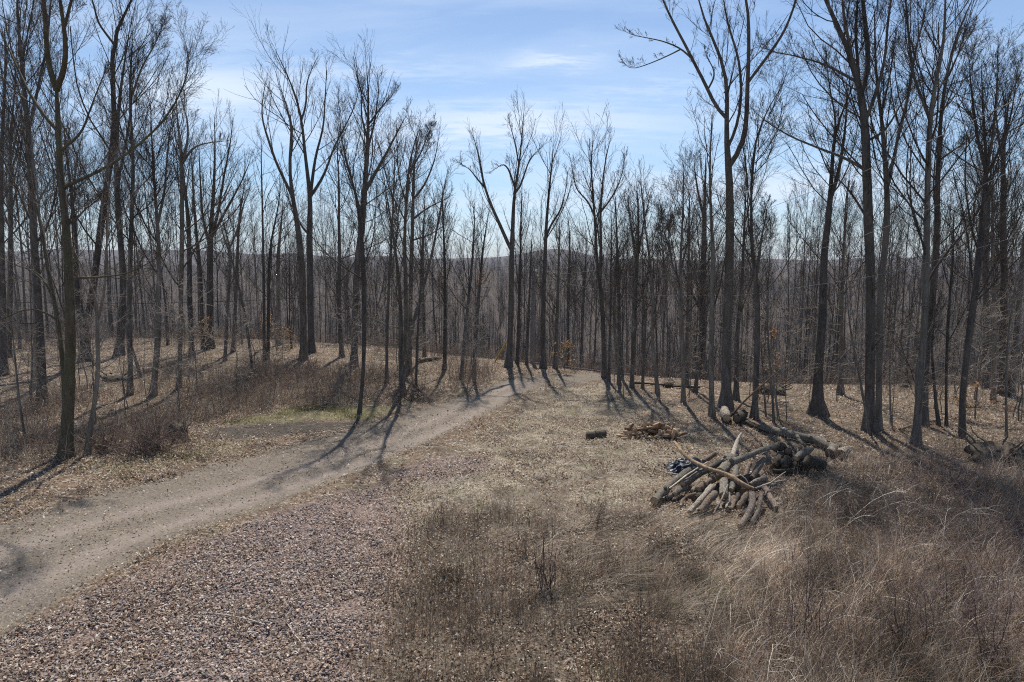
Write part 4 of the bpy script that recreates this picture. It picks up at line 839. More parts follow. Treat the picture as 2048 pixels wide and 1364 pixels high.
L('black log lying flat along the front of the rotting heap', [(1310,520,.09,60),(1450,530,.09,66),(1560,505,.10,70),(1665,490,.11,72)], M_LOGD, end=M_ENDD, knots=2)
L('dark block jammed into the near end of the rotting heap', [(1340,470,.14,90),(1370,420,.24,95),(1390,350,.36,90)], M_LOGD, end=M_ENDD)
L('grey stub between the log heap and the rotting heap', [(1230,345,.40,78),(1255,390,.32,80),(1275,450,.20,76)], M_LOGG, end=M_END)
L('broken black log crossing the middle of the rotting heap', [(1500,500,.1,80),(1560,450,.2,90),(1640,420,.25,80)], M_LOGD, end=M_ENDD)
L('low black log buried under the rotting heap', [(1300,480,.08,90),(1450,470,.10,110),(1640,470,.10,100)], M_LOGD)
G = None
log('short log with a ring-marked grey face, nearer the drum of wood', [(1658,907,.12,21),(1664,902,.13,21),(1672,896,.14,20)], M_LOGG, end=M_ENDD, group='two sawn log butts by the fallen trunk')
log('short log with a ring-marked reddish face, at the butt of the fallen trunk', [(1680,909,.12,21),(1686,904,.13,21),(1694,899,.14,20)], M_LOGP, end=M_ENDD, group='two sawn log butts by the fallen trunk')
log('big fallen grey trunk lying across the litter behind the heap', [(1517,853,.10,11),(1535,857,.13,15),(1563,865,.15,19),(1602,873,.16,20),(1638,881,.16,20),(1676,899,.15,20)], M_LOGG, name='fallen_trunk', cat='log', forks=[[(1594,872,.25,9),(1602,884,.32,7),(1611,893,.30,6)]], end=M_ENDD, rough=.07, knots=2)
log('black broken top end of the fallen trunk', [(1494,844,.10,11),(1505,849,.11,10),(1518,854,.12,9)], M_LOGD, name='branch', cat='branch')
log('sawn log round with a yellow face beneath the biggest trunk', [(1453,836,.20,20),(1451,828,.20,21),(1449,820,.20,20)], M_LOGP, end=M_ENDP)
log('hollow dark log round beside the yellow-faced round', [(1474,838,.19,20),(1481,833,.19,21),(1487,828,.19,20)], M_LOGD, end=M_ENDD)
log('small charred log alone on straw, its end facing the track', [(1174,872,.09,18),(1181,871,.09,18),(1188,871,.09,17)], M_LOGD, end=M_ENDD, group='pair of charred logs on the straw')
log('small charred log touching the one whose end faces the track', [(1188,869,.09,18),(1198,868,.09,18),(1210,866,.09,17)], M_LOGD, end=M_ENDD, group='pair of charred logs on the straw')
log('mossy log lying on the brow left of the track', [(833,722,.12,8),(845,719,.13,9),(862,717,.13,9),(882,716,.1,6)], M_LOGG, end=M_ENDD)
log('thin fallen trunk flat on the litter at the meadow edge', [(1262,765,.08,5),(1300,767,.08,5),(1350,772,.08,4.5),(1400,775,.06,4)], M_LOGD)
log('fallen branch among leaves behind the touching pair', [(1800,858,.06,4),(1840,845,.07,5),(1885,838,.07,4)], M_LOGB, name='branch', cat='branch')
log('long dead branch on litter left of the mossy tree', [(0,690+80,.06,4),(40,764,.07,5),(95,757,.06,4)], M_LOGP, name='branch', cat='branch')
log('fallen stick bent in the litter at the left-hand edge', [(0,845,.06,5),(30,855,.07,5),(48,862,.05,4)], M_LOGD, name='branch', cat='branch')
log('thin dead limb leaning across the log rounds', [(1462,832,.1,5),(1490,800,.9,4.5),(1540,756,2.0,3.5),(1560,740,2.4,2.5)], M_LOGB, name='branch', cat='branch')

# split firewood
def wedge(label, p, yaw, pitch, roll, Lh, w, shade, group):
    r = np.random.default_rng(int(abs(p[0]*1e4)) % 99991); a = np.array([[-w*.6, 0], [w*.55, -w*.1], [w*.25, w*.75], [-w*.35, w*.7]])*(1+.25*r.normal(size=(4, 2)))
    v = np.array([[s*Lh+.02*r.normal(), q[0], q[1]] for s in (-1, 1) for q in a]); v[:, 2] -= v[:, 2].mean()
    mb = MB(); mb.add(v, [[0, 3, 2, 1], [4, 5, 6, 7], [0, 1, 5, 4], [1, 2, 6, 5], [2, 3, 7, 6], [3, 0, 4, 7]])
    o = mb.build('firewood_piece', shade); o.location = p; o.rotation_euler = (roll, pitch, yaw); tag(o, label, 'firewood', group)
    bv = o.modifiers.new('edge', 'BEVEL'); bv.width = .008; bv.segments = 1
    return o
M_SPLIT2 = wood_end('split_wood_dark', (.10, .06, .038), (.26, .16, .10)); M_SPLIT3 = wood_end('split_wood_pale', (.36, .26, .16), (.60, .46, .31))
r = np.random.default_rng(77); cen = on_ground(1311, 876); 
for i in range(76):
    a = r.uniform(0, 6.28); q = math.sqrt(r.random()); x = cen[0]+math.cos(a)*q*.86; y = cen[1]+.15+math.sin(a)*q*.42
    hmax = .36*max(0, 1-(q*1.02)**1.4); z = float(ground_z(x, y))+.05+hmax*(r.random()**.35 if i > 14 else 1)
    m = [M_SPLIT, M_SPLIT2, M_SPLIT, M_SPLIT3][i % 4]; up = i > 66
    kind = {M_SPLIT.name: 'reddish', M_SPLIT2.name: 'dark', M_SPLIT3.name: 'pale'}[m.name]
    wedge(f'{kind} piece of split firewood in the small heap beyond the logs', (x, y, z+(.1 if up else 0)), r.uniform(0, 3.14), r.uniform(-.25, .25)+(1.0 if up else 0)+.25*q, r.uniform(0, 6.28), r.uniform(.13, .22), r.uniform(.06, .10), m, f'{kind} split firewood pieces in the small heap')
for px, py in ((1247, 875), (1256, 880), (1262, 860)):
    p = on_ground(px, py); lab = {1247: 'pale split firewood piece lying apart on the track side of the small heap', 1256: 'flat split firewood piece at the toe of the small heap', 1262: 'dark split firewood chunk strayed just behind the small heap'}[px]
    wedge(lab, (p[0], p[1], p[2]+.05), r.uniform(-.4, .4), 0, .4, .19, .07, M_SPLIT3 if px != 1262 else M_SPLIT2, None)

# plastic sheet
def sheet():
    m, nt, b = material('black_plastic'); b.inputs['Base Color'].default_value = (.016, .026, .042, 1); b.inputs['Roughness'].default_value = .42; b.inputs['Specular IOR Level'].default_value = .16
    c = on_ground(1372, 934); n, k = 60, 40; U, V = np.meshgrid(np.linspace(-1, 1, n), np.linspace(-1, 1, k)); rr = (np.abs(U)**3+np.abs(V)**3)**(1/3)
    x = U*.50+.08*(vnoise(U+3, V+5, .5, 8)-.5); y = V*.42+.12*(vnoise(U, V, .5, 9)-.5)+.15*U
    ridge = np.abs(vnoise(U*1.3+V, V-U*.4, .34, 11)-.5)*2; ridge2 = np.abs(vnoise(U+2*V, V*2, .33, 12)-.5)*2
    h = np.clip(1-rr**3, 0, 1)*(.03+.13*(1-ridge)**1.5+.05*(1-ridge2))+.01
    gz = ground_z(c[0]+x, c[1]+y)-c[2]
    v = np.stack([x, y, gz+h], -1).reshape(-1, 3); i = np.arange(n-1)[None]; j = np.arange(k-1)[:, None]*n
    mb = MB(); mb.add(v, np.stack([i+j, i+j+1, i+j+n+1, i+j+n], -1).reshape(-1, 4)); o = mb.build('plastic_sheet', m, smooth=True); o.location = c
    so = o.modifiers.new('thickness', 'SOLIDIFY'); so.thickness = .006
    tag(o, 'crumpled glossy black plastic sheet beside the log heap', 'plastic sheet')
sheet()

# stumps, root mounds and rocks
def lump(name, label, px, py, wpx, hpx, mat, cat, rough=.35, seed=0, flat=.8, group=None, spikes=0):
    r = np.random.default_rng(3000+seed); b = on_ground(px, py, far=58); W = wpx/2*b[1]/F; H = hpx*b[1]/F
    n, k = 22, 12; th = np.arange(n)/n*6.283; ph = np.linspace(0, 1, k)
    rows = []
    for q in ph:
        z = H*q*1.0; rad = W*np.sqrt(np.clip(1-(q*.97)**(3 if flat > .5 else 2), .0, 1))
        f = 1+rough*(vnoise(np.cos(th)*1.3+seed, np.sin(th)*1.3+q*1.2, .45, seed)-.5)*2
        rows.append(np.stack([np.cos(th)*rad*f, np.sin(th)*rad*f*.8, z*(1+rough*(vnoise(np.cos(th)*2+9, np.sin(th)*2+q, .6, seed+3)-.5))-.05], 1))
    v = np.vstack(rows+[np.array([[0, 0, H*.9]])]); i = np.arange(n); F4 = []
    for a in range(k-1): F4.append(np.stack([i+a*n, (i+1) % n+a*n, (i+1) % n+a*n+n, i+a*n+n], 1))
    mb = MB(); mb.add(v, np.vstack(F4), np.stack([i+(k-1)*n, (i+1) % n+(k-1)*n, np.full(n, k*n)], 1))
    if spikes:
        for _ in range(spikes):
            a = r.uniform(0, 6.28); p = np.array([math.cos(a)*W*.7, math.sin(a)*W*.6, H*r.uniform(.3, .9)]); d = norm(np.array([math.cos(a)*r.uniform(.3, 1), math.sin(a)*.6, r.uniform(.1, .9)]))
            q = p+d*np.linspace(0, r.uniform(.6, 1.3)*W, 5)[:, None]+r.normal(size=(5, 3))*.03; tubes(mb, q[None], (.05*W*np.linspace(1.3, .3, 5))[None], 5)
    o = mb.build(name, mat, smooth=False); o.location = b; tag(o, label, cat, group); return o
lump('stump', 'rotten dark stump under the tangled bush left of the track', 356, 878, 44, 36, M_LOGD, 'stump', .45, 1, spikes=6)
lump('stump', 'large black rotten stump at the right-hand edge above the briars', 2003, 925, 112, 40, M_LOGD, 'stump', .45, 2, spikes=9)
lump('root_mound', 'dark uprooted root mound behind the sapling trio', 1545, 787, 52, 20, M_LOGD, 'root mound', .5, 3, spikes=10)
lump('stump', 'low dark stump at the end of the thin fallen trunk', 1336, 775, 20, 12, M_LOGD, 'stump', .4, 4)
lump('stump', 'small dark stump in shade beyond the touching pair', 1808, 775, 22, 10, M_LOGD, 'stump', .4, 5)
lump('stump', 'moss-topped stump left of the dense oval-crowned tree', 697, 733, 15, 9, M_BARKM, 'stump', .3, 6)
lump('root_mound', 'long dark fallen root mass among leaves left of the kinked trunk', 228, 760, 56, 10, M_LOGD, 'root mound', .5, 7, spikes=5)
M_ROCK, nt, b = material('rock'); tc = nt.nodes.new('ShaderNodeTexCoord'); nn = noise(nt, 12, 6, .7, tc.outputs['Object']); nt.links.new(ramp(nt, [(.3, (.22, .20, .185)), (.7, (.52, .50, .48))], nn), b.inputs['Base Color']); bump(nt, b, nn, .6, .02)
for i, (px, py, w, h, lab) in enumerate([(1568, 860, 14, 7, 'whitish rock resting behind the fallen trunk'), (1600, 858, 9, 6, 'small pale rock near the sapling trio'), (1642, 873, 22, 5, 'flat pale rock slab behind the middle of the fallen trunk'), (1694, 876, 11, 6, 'squarish pale rock nearest the touching pair'), (1711, 876, 16, 6, 'grey flat rock beside the squarish pale rock'), (1693, 883, 13, 4, 'thin pale rock sliver below the squarish rock'), (1583, 838, 8, 6, 'small grey rock deep in the litter beside the curving flared trunk')]):
    lump('rock', lab, px, py, w, h, M_ROCK, 'rock', .5, 20+i)

# ------------------------------------------------------------------ shrubs
def shrub(label, px, py, wpx, hpx, n, mat, seed, name='shrub', arch=.3, group=None):
    r = np.random.default_rng(4000+seed); b = on_ground(px, py); W = wpx/2*b[1]/F; H = hpx*b[1]/F
    K = 7; t = np.linspace(0, 1, K)[None, :, None]; a = r.uniform(0, 6.28, n); lean = r.random(n)**.6
    d = np.stack([np.cos(a)*lean*W, np.sin(a)*lean*W*.8, H*(1.05-.5*lean**2)*r.uniform(.6, 1.1, n)], 1)[:, None, :]
    base = np.stack([r.normal(size=n)*W*.25, r.normal(size=n)*W*.2, np.full(n, -.03)], 1)[:, None, :]
    base[..., 2] += ground_z(b[0]+base[..., 0], b[1]+base[..., 1])-b[2]
    P = base+d*t-np.array([0, 0, 1.])*(arch*H*(t**3))*lean[:, None, None]+np.cumsum(r.normal(size=(n, K, 3))*.02, 1)
    R = np.linspace(.007, .003, K)[None, :]*r.uniform(.7, 1.4, (n, 1))
    Q, RR, _ = grow(r, P, R, 6, .2, 1, .8, .4, 5, .22, .04, rmin=.003); Q2, R2, _ = grow(r, Q, RR, 3, .2, 1, .8, .5, 4, .25, 0, rmin=.0026)
    root = empty(name, b); tag(root, label, 'shrub', group)
    mb = MB(); tubes(mb, P, R, 4); mb.build('stem', mat, root); mb = MB(); tubes(mb, Q, RR, 3); tubes(mb, Q2, R2, 3); mb.build('twigs', M_SHRUB, root)
M_SHRUB = bark('shrub_twig', (.085, .062, .054), (.22, .17, .155)); M_SHRUBR = bark('shrub_stem_red', (.075, .045, .036), (.19, .125, .10))
shrub('dense tangled grey-brown bush over the rotten stump left of the track', 300, 905, 150, 95, 90, M_SHRUB, 1, arch=.45)
shrub('thin brown bush beside the forked grey tree at the verge', 215, 905, 80, 70, 45, M_SHRUBR, 2)
shrub('wispy brown bush around the foot of the double trunk', 830, 800, 90, 45, 45, M_SHRUBR, 3)
shrub('brown twiggy bush beneath the tall sinuous pair', 615, 745, 70, 45, 40, M_SHRUB, 4)
shrub('small bare shrub with forked dark stems where the weeds meet the briars', 1625, 1290, 120, 200, 9, M_SHRUBR, 5, arch=.1)
shrub('tall thorny bare shrub at the corner of the briars', 1985, 1364, 130, 270, 12, M_SHRUBR, 6, arch=.15)
shrub('slender bare shrub in the briars between the forked shrub and the thorny one', 1800, 1330, 100, 190, 8, M_SHRUBR, 7, arch=.12)
shrub('tuft of bare stems among dry grass at the centre front', 1090, 1180, 70, 130, 16, M_SHRUBR, 8, arch=.1)

# ------------------------------------------------------------------ pole, guards and wires
def pole():
    b = at_depth(1063.5, 738, 34.5); top = at_depth(1068, 541, 34.5); b[2] = ground_z(b[0], b[1])
    root = empty('utility_pole', b); tag(root, 'grey wooden utility pole beyond the bend, with pale insulators at its top', 'utility pole')
    p = np.linspace(np.zeros(3), top-b, 8); p[0, 2] -= .3; mb = MB(); tubes(mb, p[None], np.linspace(.125, .10, 8)[None], 12, caps=True); mb.build('pole', M_POLE, root, smooth=True)
    m, nt, bb = material('insulator'); bb.inputs['Base Color'].default_value = (.75, .74, .70, 1); bb.inputs['Roughness'].default_value = .3
    for dx, dz in ((.10, -.05), (.17, -.30)):
        t = top-b+np.array([dx, -.1, dz]); mb = MB(); q = np.array([[0, 0, 0], [0, 0, .03], [0, 0, .05], [0, 0, .09], [0, 0, .11]])+t; tubes(mb, q[None], np.array([[.03, .05, .035, .05, .025]]), 10, caps=True); mb.build('insulator', m, root, smooth=True)
M_POLE = bark('pole_wood', (.13, .12, .125), (.22, .205, .21), None, 14); pole()
M_YEL, nt, b = material('yellow_plastic'); b.inputs['Base Color'].default_value = (.38, .25, .03, 1); b.inputs['Roughness'].default_value = .6
for (x0, y0, x1, y1, lab) in ((986, 733, 1013, 684, 'yellow slanting guy-wire guard left of the Y-shaped tree'), (1050, 732, 1055, 687, 'upright yellow guy-wire guard beside the utility pole')):
    p0 = at_depth(x0, y0, 33); p1 = at_depth(x1, y1, 33.4); gz = float(ground_z(p0[0], p0[1])); mb = MB(); q = np.linspace([p0[0], p0[1], gz-.1], p1, 6); c = q[0].copy(); tubes(mb, (q-c)[None], np.full((1, 6), .038), 8, caps=True)
    o = mb.build('guy_wire_guard', M_YEL, smooth=True); o.location = c; tag(o, lab, 'wire guard', 'yellow guy-wire guards')
M_WIRE, nt, b = material('bright_wire'); b.inputs['Base Color'].default_value = (.33, .33, .34, 1); b.inputs['Roughness'].default_value = .7
M_WIRED, nt, b = material('black_wire'); b.inputs['Base Color'].default_value = (.02, .02, .022, 1); b.inputs['Roughness'].default_value = .5
def wire(label, pts, rad, mat, name='overhead_wire', cat='wire'):
    p = np.array([at_depth(x, y, d) for x, y, d in pts]); q = resample(p, 40); c = q[0].copy(); mb = MB(); tubes(mb, (q-c)[None], np.full((1, 40), rad), 6)
    o = mb.build(name, mat, smooth=True); o.location = c; tag(o, label, cat)
wire('bright sagging wire from the pole top rising steeply over the right-hand trees', [(1070, 538, 34.4), (1126, 549, 32), (1222, 536, 28.5), (1456, 446, 22), (1722, 347, 17), (1859, 282, 14.5), (2048, 193, 12), (2300, 70, 9.6)], .0055, M_WIRE)
wire('bright wire below it, sagging across the forked trunks at the skyline', [(1074, 551, 34.4), (1150, 560, 32), (1336, 549, 27), (1523, 532, 22.5), (1734, 470, 18), (1948, 380, 14.5), (2300, 200, 11)], .0045, M_WIRE)
wire('thin slack wire crossing the touching pair of trunks low over the valley', [(1074, 556, 34.4), (1250, 590, 30), (1480, 592, 24), (1734, 555, 19), (1814, 537, 17), (2048, 470, 14), (2300, 380, 12)], .004, M_WIRE)
wire('black cable running level through the left-hand woods to the utility pole', [(-250, 596, 30), (0, 604, 31), (256, 608, 32), (480, 602, 33), (700, 591, 33.6), (900, 580, 34), (1068, 568, 34.4)], .012, M_WIRED)
wire('black cable from the utility pole toward the right-hand woods', [(1068, 566, 34.4), (1180, 560, 33), (1290, 552, 31.5), (1420, 540, 30), (1600, 520, 28)], .010, M_WIRED)
wire('thin white rope stretched low past the bend of the track', [(1030, 719, 35), (1070, 725, 35), (1140, 734, 35), (1205, 742, 35), (1260, 748, 35)], .016, M_WIRE, 'rope', 'rope')

# ------------------------------------------------------------------ ground litter (nobody could count it)
def scatter(r, n, y0, y1, power=1.6, margin=1.5):
    """random ground points; thinner with distance"""
    u = r.random(n); e = 1-power+1; y = (y0**e+u*(y1**e-y0**e))**(1/e) if abs(e) > 1e-6 else y0*(y1/y0)**u
    x = (r.random(n)*2-1)*(y*.78+margin); return x, y
def stuff(mb, name, label, cat, mat):
    o = mb.build(name, mat, colour=True); tag(o, label, cat, kind='stuff'); return o
def shale():
    r = np.random.default_rng(11); x, y = scatter(r, 480000, 5.5, 24, 1.8); road, st, tan, burn = zmask(x, y)
    keep = r.random(len(x)) < np.clip(st*1.1+.0*tan, 0, 1)*.9+.012*(1-st)*(y < 17)+.05*road*(y < 14); keep &= r.random(len(x)) < np.clip((vnoise(x, y, .9, 5)*.6+vnoise(x, y, .3, 6)*.5-.22)*3*(.35+.65*st), .03, 1)
    x, y, st, road = x[keep], y[keep], st[keep], road[keep]; n = len(x)
    s = np.clip(r.lognormal(math.log(.0128), .45, n), .006, .032); s[road > .4] *= .5
    base = np.array([[-1, -.6], [.3, -.85], [1, -.1], [.5, .75], [-.7, .7]]); k = 5
    ang = r.uniform(0, 6.28, n); c, sn = np.cos(ang), np.sin(ang); sh = base[None]*(1+.3*r.normal(size=(n, k, 2)))*np.array([1, .72]); th = s*r.uniform(.12, .38, n)
    tx, ty = r.normal(size=n)*.28, r.normal(size=n)*.28
    X = (sh[..., 0]*c[:, None]-sh[..., 1]*sn[:, None])*s[:, None]; Y = (sh[..., 0]*sn[:, None]+sh[..., 1]*c[:, None])*s[:, None]; Zt = X*tx[:, None]+Y*ty[:, None]
    z0 = ground_z(x, y)+s*.12+np.where(st > .5, r.random(n)*.03, 0)-road*.05
    top = np.stack([X*.9+x[:, None], Y*.9+y[:, None], Zt+(z0+th)[:, None]], -1); bot = np.stack([X+x[:, None], Y+y[:, None], Zt+(z0-th*.4)[:, None]], -1)
    v = np.concatenate([top, bot], 1).reshape(-1, 3); i = np.arange(n)[:, None]*10; q = np.arange(5)[None]
    f4 = np.stack([i+5+q, i+5+(q+1) % 5, i+(q+1) % 5, i+q], -1).reshape(-1, 4); f3 = np.concatenate([np.stack([i[:, 0], i[:, 0]+a, i[:, 0]+a+1], 1) for a in (1, 2, 3)])
    pal = 1.3*np.array([[.16, .125, .118], [.22, .165, .145], [.12, .105, .106], [.27, .215, .18], [.19, .17, .165], [.32, .275, .24], [.21, .145, .115], [.105, .09, .088]])
    col = pal[r.integers(0, 8, n)]*r.uniform(.75, 1.35, (n, 1)); mb = MB(); mb.add(v, f4, f3, np.repeat(col, 10, 0))
    stuff(mb, 'gravel', 'broken reddish shale chips spread beside the track', 'gravel', M_STONE)
shale()
LEAFPAL = np.array([[0.312, 0.235, 0.174], [0.415, 0.329, 0.252], [0.229, 0.156, 0.109], [0.563, 0.486, 0.391], [0.159, 0.108, 0.078], [0.701, 0.632, 0.538], [0.327, 0.215, 0.138]])
def leaves():
    r = np.random.default_rng(12); mb = MB()
    for n, y0, y1, size, pw in ((300000, 5, 22, .052, 1.5), (150000, 15, 42, .075, 1.0)):
        x, y = scatter(r, n, y0, y1, pw); road, st, tan, burn = zmask(x, y); dens = .07+.93*np.clip((vnoise(x, y, 1.7, 21)*.6+vnoise(x, y, .5, 22)*.6-.5)*4.5, 0, 1)
        edge = np.exp(-((road-.5)/.4)**2)
        keep = r.random(n) < dens*(1-.93*road)*(1-.6*st)*(1-.3*tan)*(1-.9*burn)+.25*edge; x, y = x[keep], y[keep]; n = len(x)
        p = np.stack([x, y, ground_z(x, y)+.012+r.random(n)*.03+.02*(zmask(x, y)[1] > .3)-.045*(zmask(x, y)[0] > .6)], 1)
        a = r.uniform(0, 6.28, n); tilt = r.normal(size=(n, 2))*.45; L = size*r.uniform(.45, 1.25, n)
        d = np.stack([np.cos(a), np.sin(a), tilt[:, 0]], 1)*L[:, None]; e = np.stack([-np.sin(a), np.cos(a), tilt[:, 1]], 1)*(L*.42)[:, None]; lift = np.zeros((n, 3)); lift[:, 2] = L*r.uniform(.0, .3, n)
        v = np.stack([p-d*.5, p+e*.6+d*.05+lift, p+d*.5, p-e*.6+d*.05+lift], 1).reshape(-1, 3); f = np.arange(n*4).reshape(-1, 4)
        col = LEAFPAL[r.integers(0, 7, n)]*r.uniform(.65, 1.2, (n, 1)); mb.add(v, None, np.concatenate([f[:, [0, 1, 2]], f[:, [0, 2, 3]]]), np.repeat(col, 4, 0))
    stuff(mb, 'fallen_leaves', 'brown and straw coloured leaf litter over the clearing and the woods', 'leaf litter', M_LEAF)
leaves()
def pix_mask(x, y, poly_px):
    return seg_dist(zone(poly_px), x, y)
def blades(mb, r, x, y, L, wdt, lean, dirx, diry, pal, bend=.6, drop=0):
    """thin bent three-point blades; lean 0 upright .. 1 flat"""
    n = len(x); a = np.arctan2(diry, dirx); d = np.stack([np.cos(a), np.sin(a)], 1); z = ground_z(x, y)-.01
    ln = np.clip(lean, 0, .97); hor = np.sin(ln*math.pi/2)*L; ver = np.cos(ln*math.pi/2)*L
    p0 = np.stack([x, y, z], 1); p1 = p0+np.concatenate([d*(hor*.35)[:, None], (ver*.6+.01)[:, None]], 1); p2 = p0+np.concatenate([d*hor[:, None], (ver*(1-.35*bend*ln)+.015)[:, None]], 1)
    s = np.stack([-d[:, 1], d[:, 0], np.zeros(n)], 1)*wdt[:, None]; face = r.uniform(-1, 1, (n, 1)); s2 = s*np.abs(face)+np.stack([d[:, 0], d[:, 1], np.zeros(n)], 1)*wdt[:, None]*(1-np.abs(face))
    v = np.stack([p0-s2, p0+s2, p1-s2*.8, p1+s2*.8, p2], 1).reshape(-1, 3); i = np.arange(n)[:, None]*5
    f4 = i+np.array([[0, 1, 3, 2]]); f3 = i+np.array([[2, 3, 4]]); col = pal[r.integers(0, len(pal), n)]*r.uniform(.7, 1.25, (n, 1))*(.3+1.25*np.clip((vnoise(x, y, .42, 71)-.5)*1.9+.5, 0, 1))[:, None]*(.6+.75*np.clip((vnoise(x, y, 1.5, 72)-.5)*1.8+.5, 0, 1))[:, None]; mb.add(v, f4, f3, np.repeat(col, 5, 0))
STRAW = np.array([[0.452, 0.390, 0.292], [0.369, 0.306, 0.226], [0.297, 0.243, 0.176], [0.557, 0.495, 0.397], [0.245, 0.201, 0.147]])
GREYS = np.array([[.42, .36, .29], [.32, .26, .21], [.52, .46, .38], [.24, .19, .15], [.38, .30, .22], [.58, .50, .40]])
RUST = np.array([[0.268, 0.177, 0.120], [0.204, 0.137, 0.099], [0.365, 0.251, 0.175], [0.150, 0.103, 0.079]])
GREENS = np.array([[.13, .145, .05], [.18, .185, .08], [.24, .22, .12], [.12, .12, .05]])
MATTED = [(1060, 1050), (1300, 1035), (1480, 1080), (1560, 1130), (1500, 1240), (1350, 1290), (1150, 1250), (1060, 1180)]
BRIAR = [(1560, 1030), (1680, 930), (1800, 880), (2100, 860), (2500, 1200), (2300, 1700), (1400, 1700), (1420, 1330), (1500, 1200), (1560, 1120)]
BRUSHW = [(-60, 840), (80, 800), (250, 790), (320, 740), (460, 735), (600, 740), (700, 735), (900, 745), (990, 745), (960, 772), (860, 800), (760, 805), (560, 815), (420, 845), (380, 900), (160, 918), (-60, 945)]
def grasses():
    r = np.random.default_rng(13); mb = MB()
    # short tan grass of the clearing and verges
    x, y = scatter(r, 330000, 6, 36, 1.35); road, st, tan, burn = zmask(x, y); verge = np.exp(-(seg_dist(ROAD, x, y)/.9)**2)
    cl = np.clip((vnoise(x, y, .32, 31)*.6+vnoise(x, y, 1.5, 33)*.6-.46)*4, 0, 1)*1.2
    keep = r.random(len(x)) < np.clip(.16+.75*tan+.25*verge, 0, 1)*(1-road)*(1-.85*st)*(1-.8*burn)*np.clip(cl*1.6, .05, 1); x, y = x[keep], y[keep]; n = len(x)
    sc = np.clip(y/14, .8, 2.0)
    blades(mb, r, x, y, r.uniform(.05, .17, n)*sc**.4, .0026*sc, r.uniform(.35, .97, n), r.normal(size=n), r.normal(size=n), STRAW)
    # green tufts
    for poly, m, pal in ((GREEN[0], 16000, GREENS), (GREEN[1], 12000, GREENS)):
        lo, hi = poly.min(0), poly.max(0); x = r.uniform(lo[0], hi[0], m); y = r.uniform(lo[1], hi[1], m); k = (seg_dist(poly, x, y) > -.2) & (r.random(m) < np.clip(vnoise(x, y, .8, 40)*1.7-.55, .0, 1)) & (zmask(x, y)[0] < .05); x, y = x[k], y[k]; n = len(x)
        blades(mb, r, x, y, r.uniform(.05, .14, n), np.full(n, .004), r.uniform(.1, .8, n), r.normal(size=n), r.normal(size=n), pal)
    for px, py, w in ((1430, 1182, .35), (1340, 1090, .12), (1290, 1150, .15), (1405, 1165, .2), (1150, 1180, .25), (1220, 1350, .3), (890, 1150, .2), (1440, 1195, .25), (1900, 1330, .3), (1345, 1210, .2)):
        b = on_ground(px, py); m = int(1500*w); x = b[0]+r.normal(size=m)*w*.6; y = b[1]+r.normal(size=m)*w*.6; blades(mb, r, x, y, r.uniform(.05, .15, m), np.full(m, .0028), r.uniform(.1, .85, m), r.normal(size=m), r.normal(size=m), GREENS)
    stuff(mb, 'grass', 'short straw coloured winter grass with green tufts over the clearing', 'grass', M_GRASS)
    # taller weeds and matted grass at the front
    mb = MB(); x, y = scatter(r, 420000, 5.2, 20, 1.7, 1.5); k = seg_dist(zone(WEED), x, y); d = np.clip(.5+k/1.2, 0, 1)
    cl = np.clip((vnoise(x, y, .38, 51)*.75+vnoise(x, y, 1.3, 52)*.75-.68)*5, 0.02, 1); keep = r.random(len(x)) < d*cl*.5; x, y = x[keep], y[keep]; n = len(x)
    blades(mb, r, x, y, r.uniform(.12, .45, n), r.uniform(.0018, .004, n), np.clip(r.normal(.45, .3, n), .05, .97), r.normal(size=n)+.5, r.normal(size=n)+.2, np.vstack([STRAW*.9, GREYS*.85, RUST, RUST*.85]))
    x, y = scatter(r, 150000, 6, 14, 1.2, 1.5); k = seg_dist(zone(MATTED), x, y); keep = (r.random(len(x)) < np.clip(.5+k/.8, 0, 1)*np.clip((vnoise(x, y, .4, 55)*.6+vnoise(x, y, 1.2, 56)*.6-.5)*4, 0.02, .55)); x, y = x[keep], y[keep]; n = len(x)
    blades(mb, r, x, y, r.uniform(.5, 1.3, n), r.uniform(.0018, .0038, n), np.clip(r.normal(.88, .07, n), .5, .97), .85+.22*r.normal(size=n), .28+.25*r.normal(size=n)+.5*(vnoise(x, y, 1.2, 80)-.5), GREYS*.75)
    x, y = scatter(r, 200000, 5, 17, 1.7, 1.5); k = seg_dist(zone(BRIAR), x, y); keep = r.random(len(x)) < np.clip(.5+k/1.0, 0, 1)*np.clip((vnoise(x, y, .45, 57)*.7+vnoise(x, y, 1.3, 58)*.6-.55)*4.5, 0.04, 1)*.7; x, y = x[keep], y[keep]; n = len(x)
    blades(mb, r, x, y, r.uniform(.3, .95, n), r.uniform(.0022, .0048, n), np.clip(r.normal(.6, .22, n), .1, .97), .6+.7*r.normal(size=n), .35+.6*r.normal(size=n), np.vstack([GREYS*.95, GREYS*.7, RUST, RUST*.8, STRAW*.8]))
    stuff(mb, 'weeds', 'matted dead weeds and long grey grass at the front of the clearing', 'weeds', M_GRASS)
grasses()
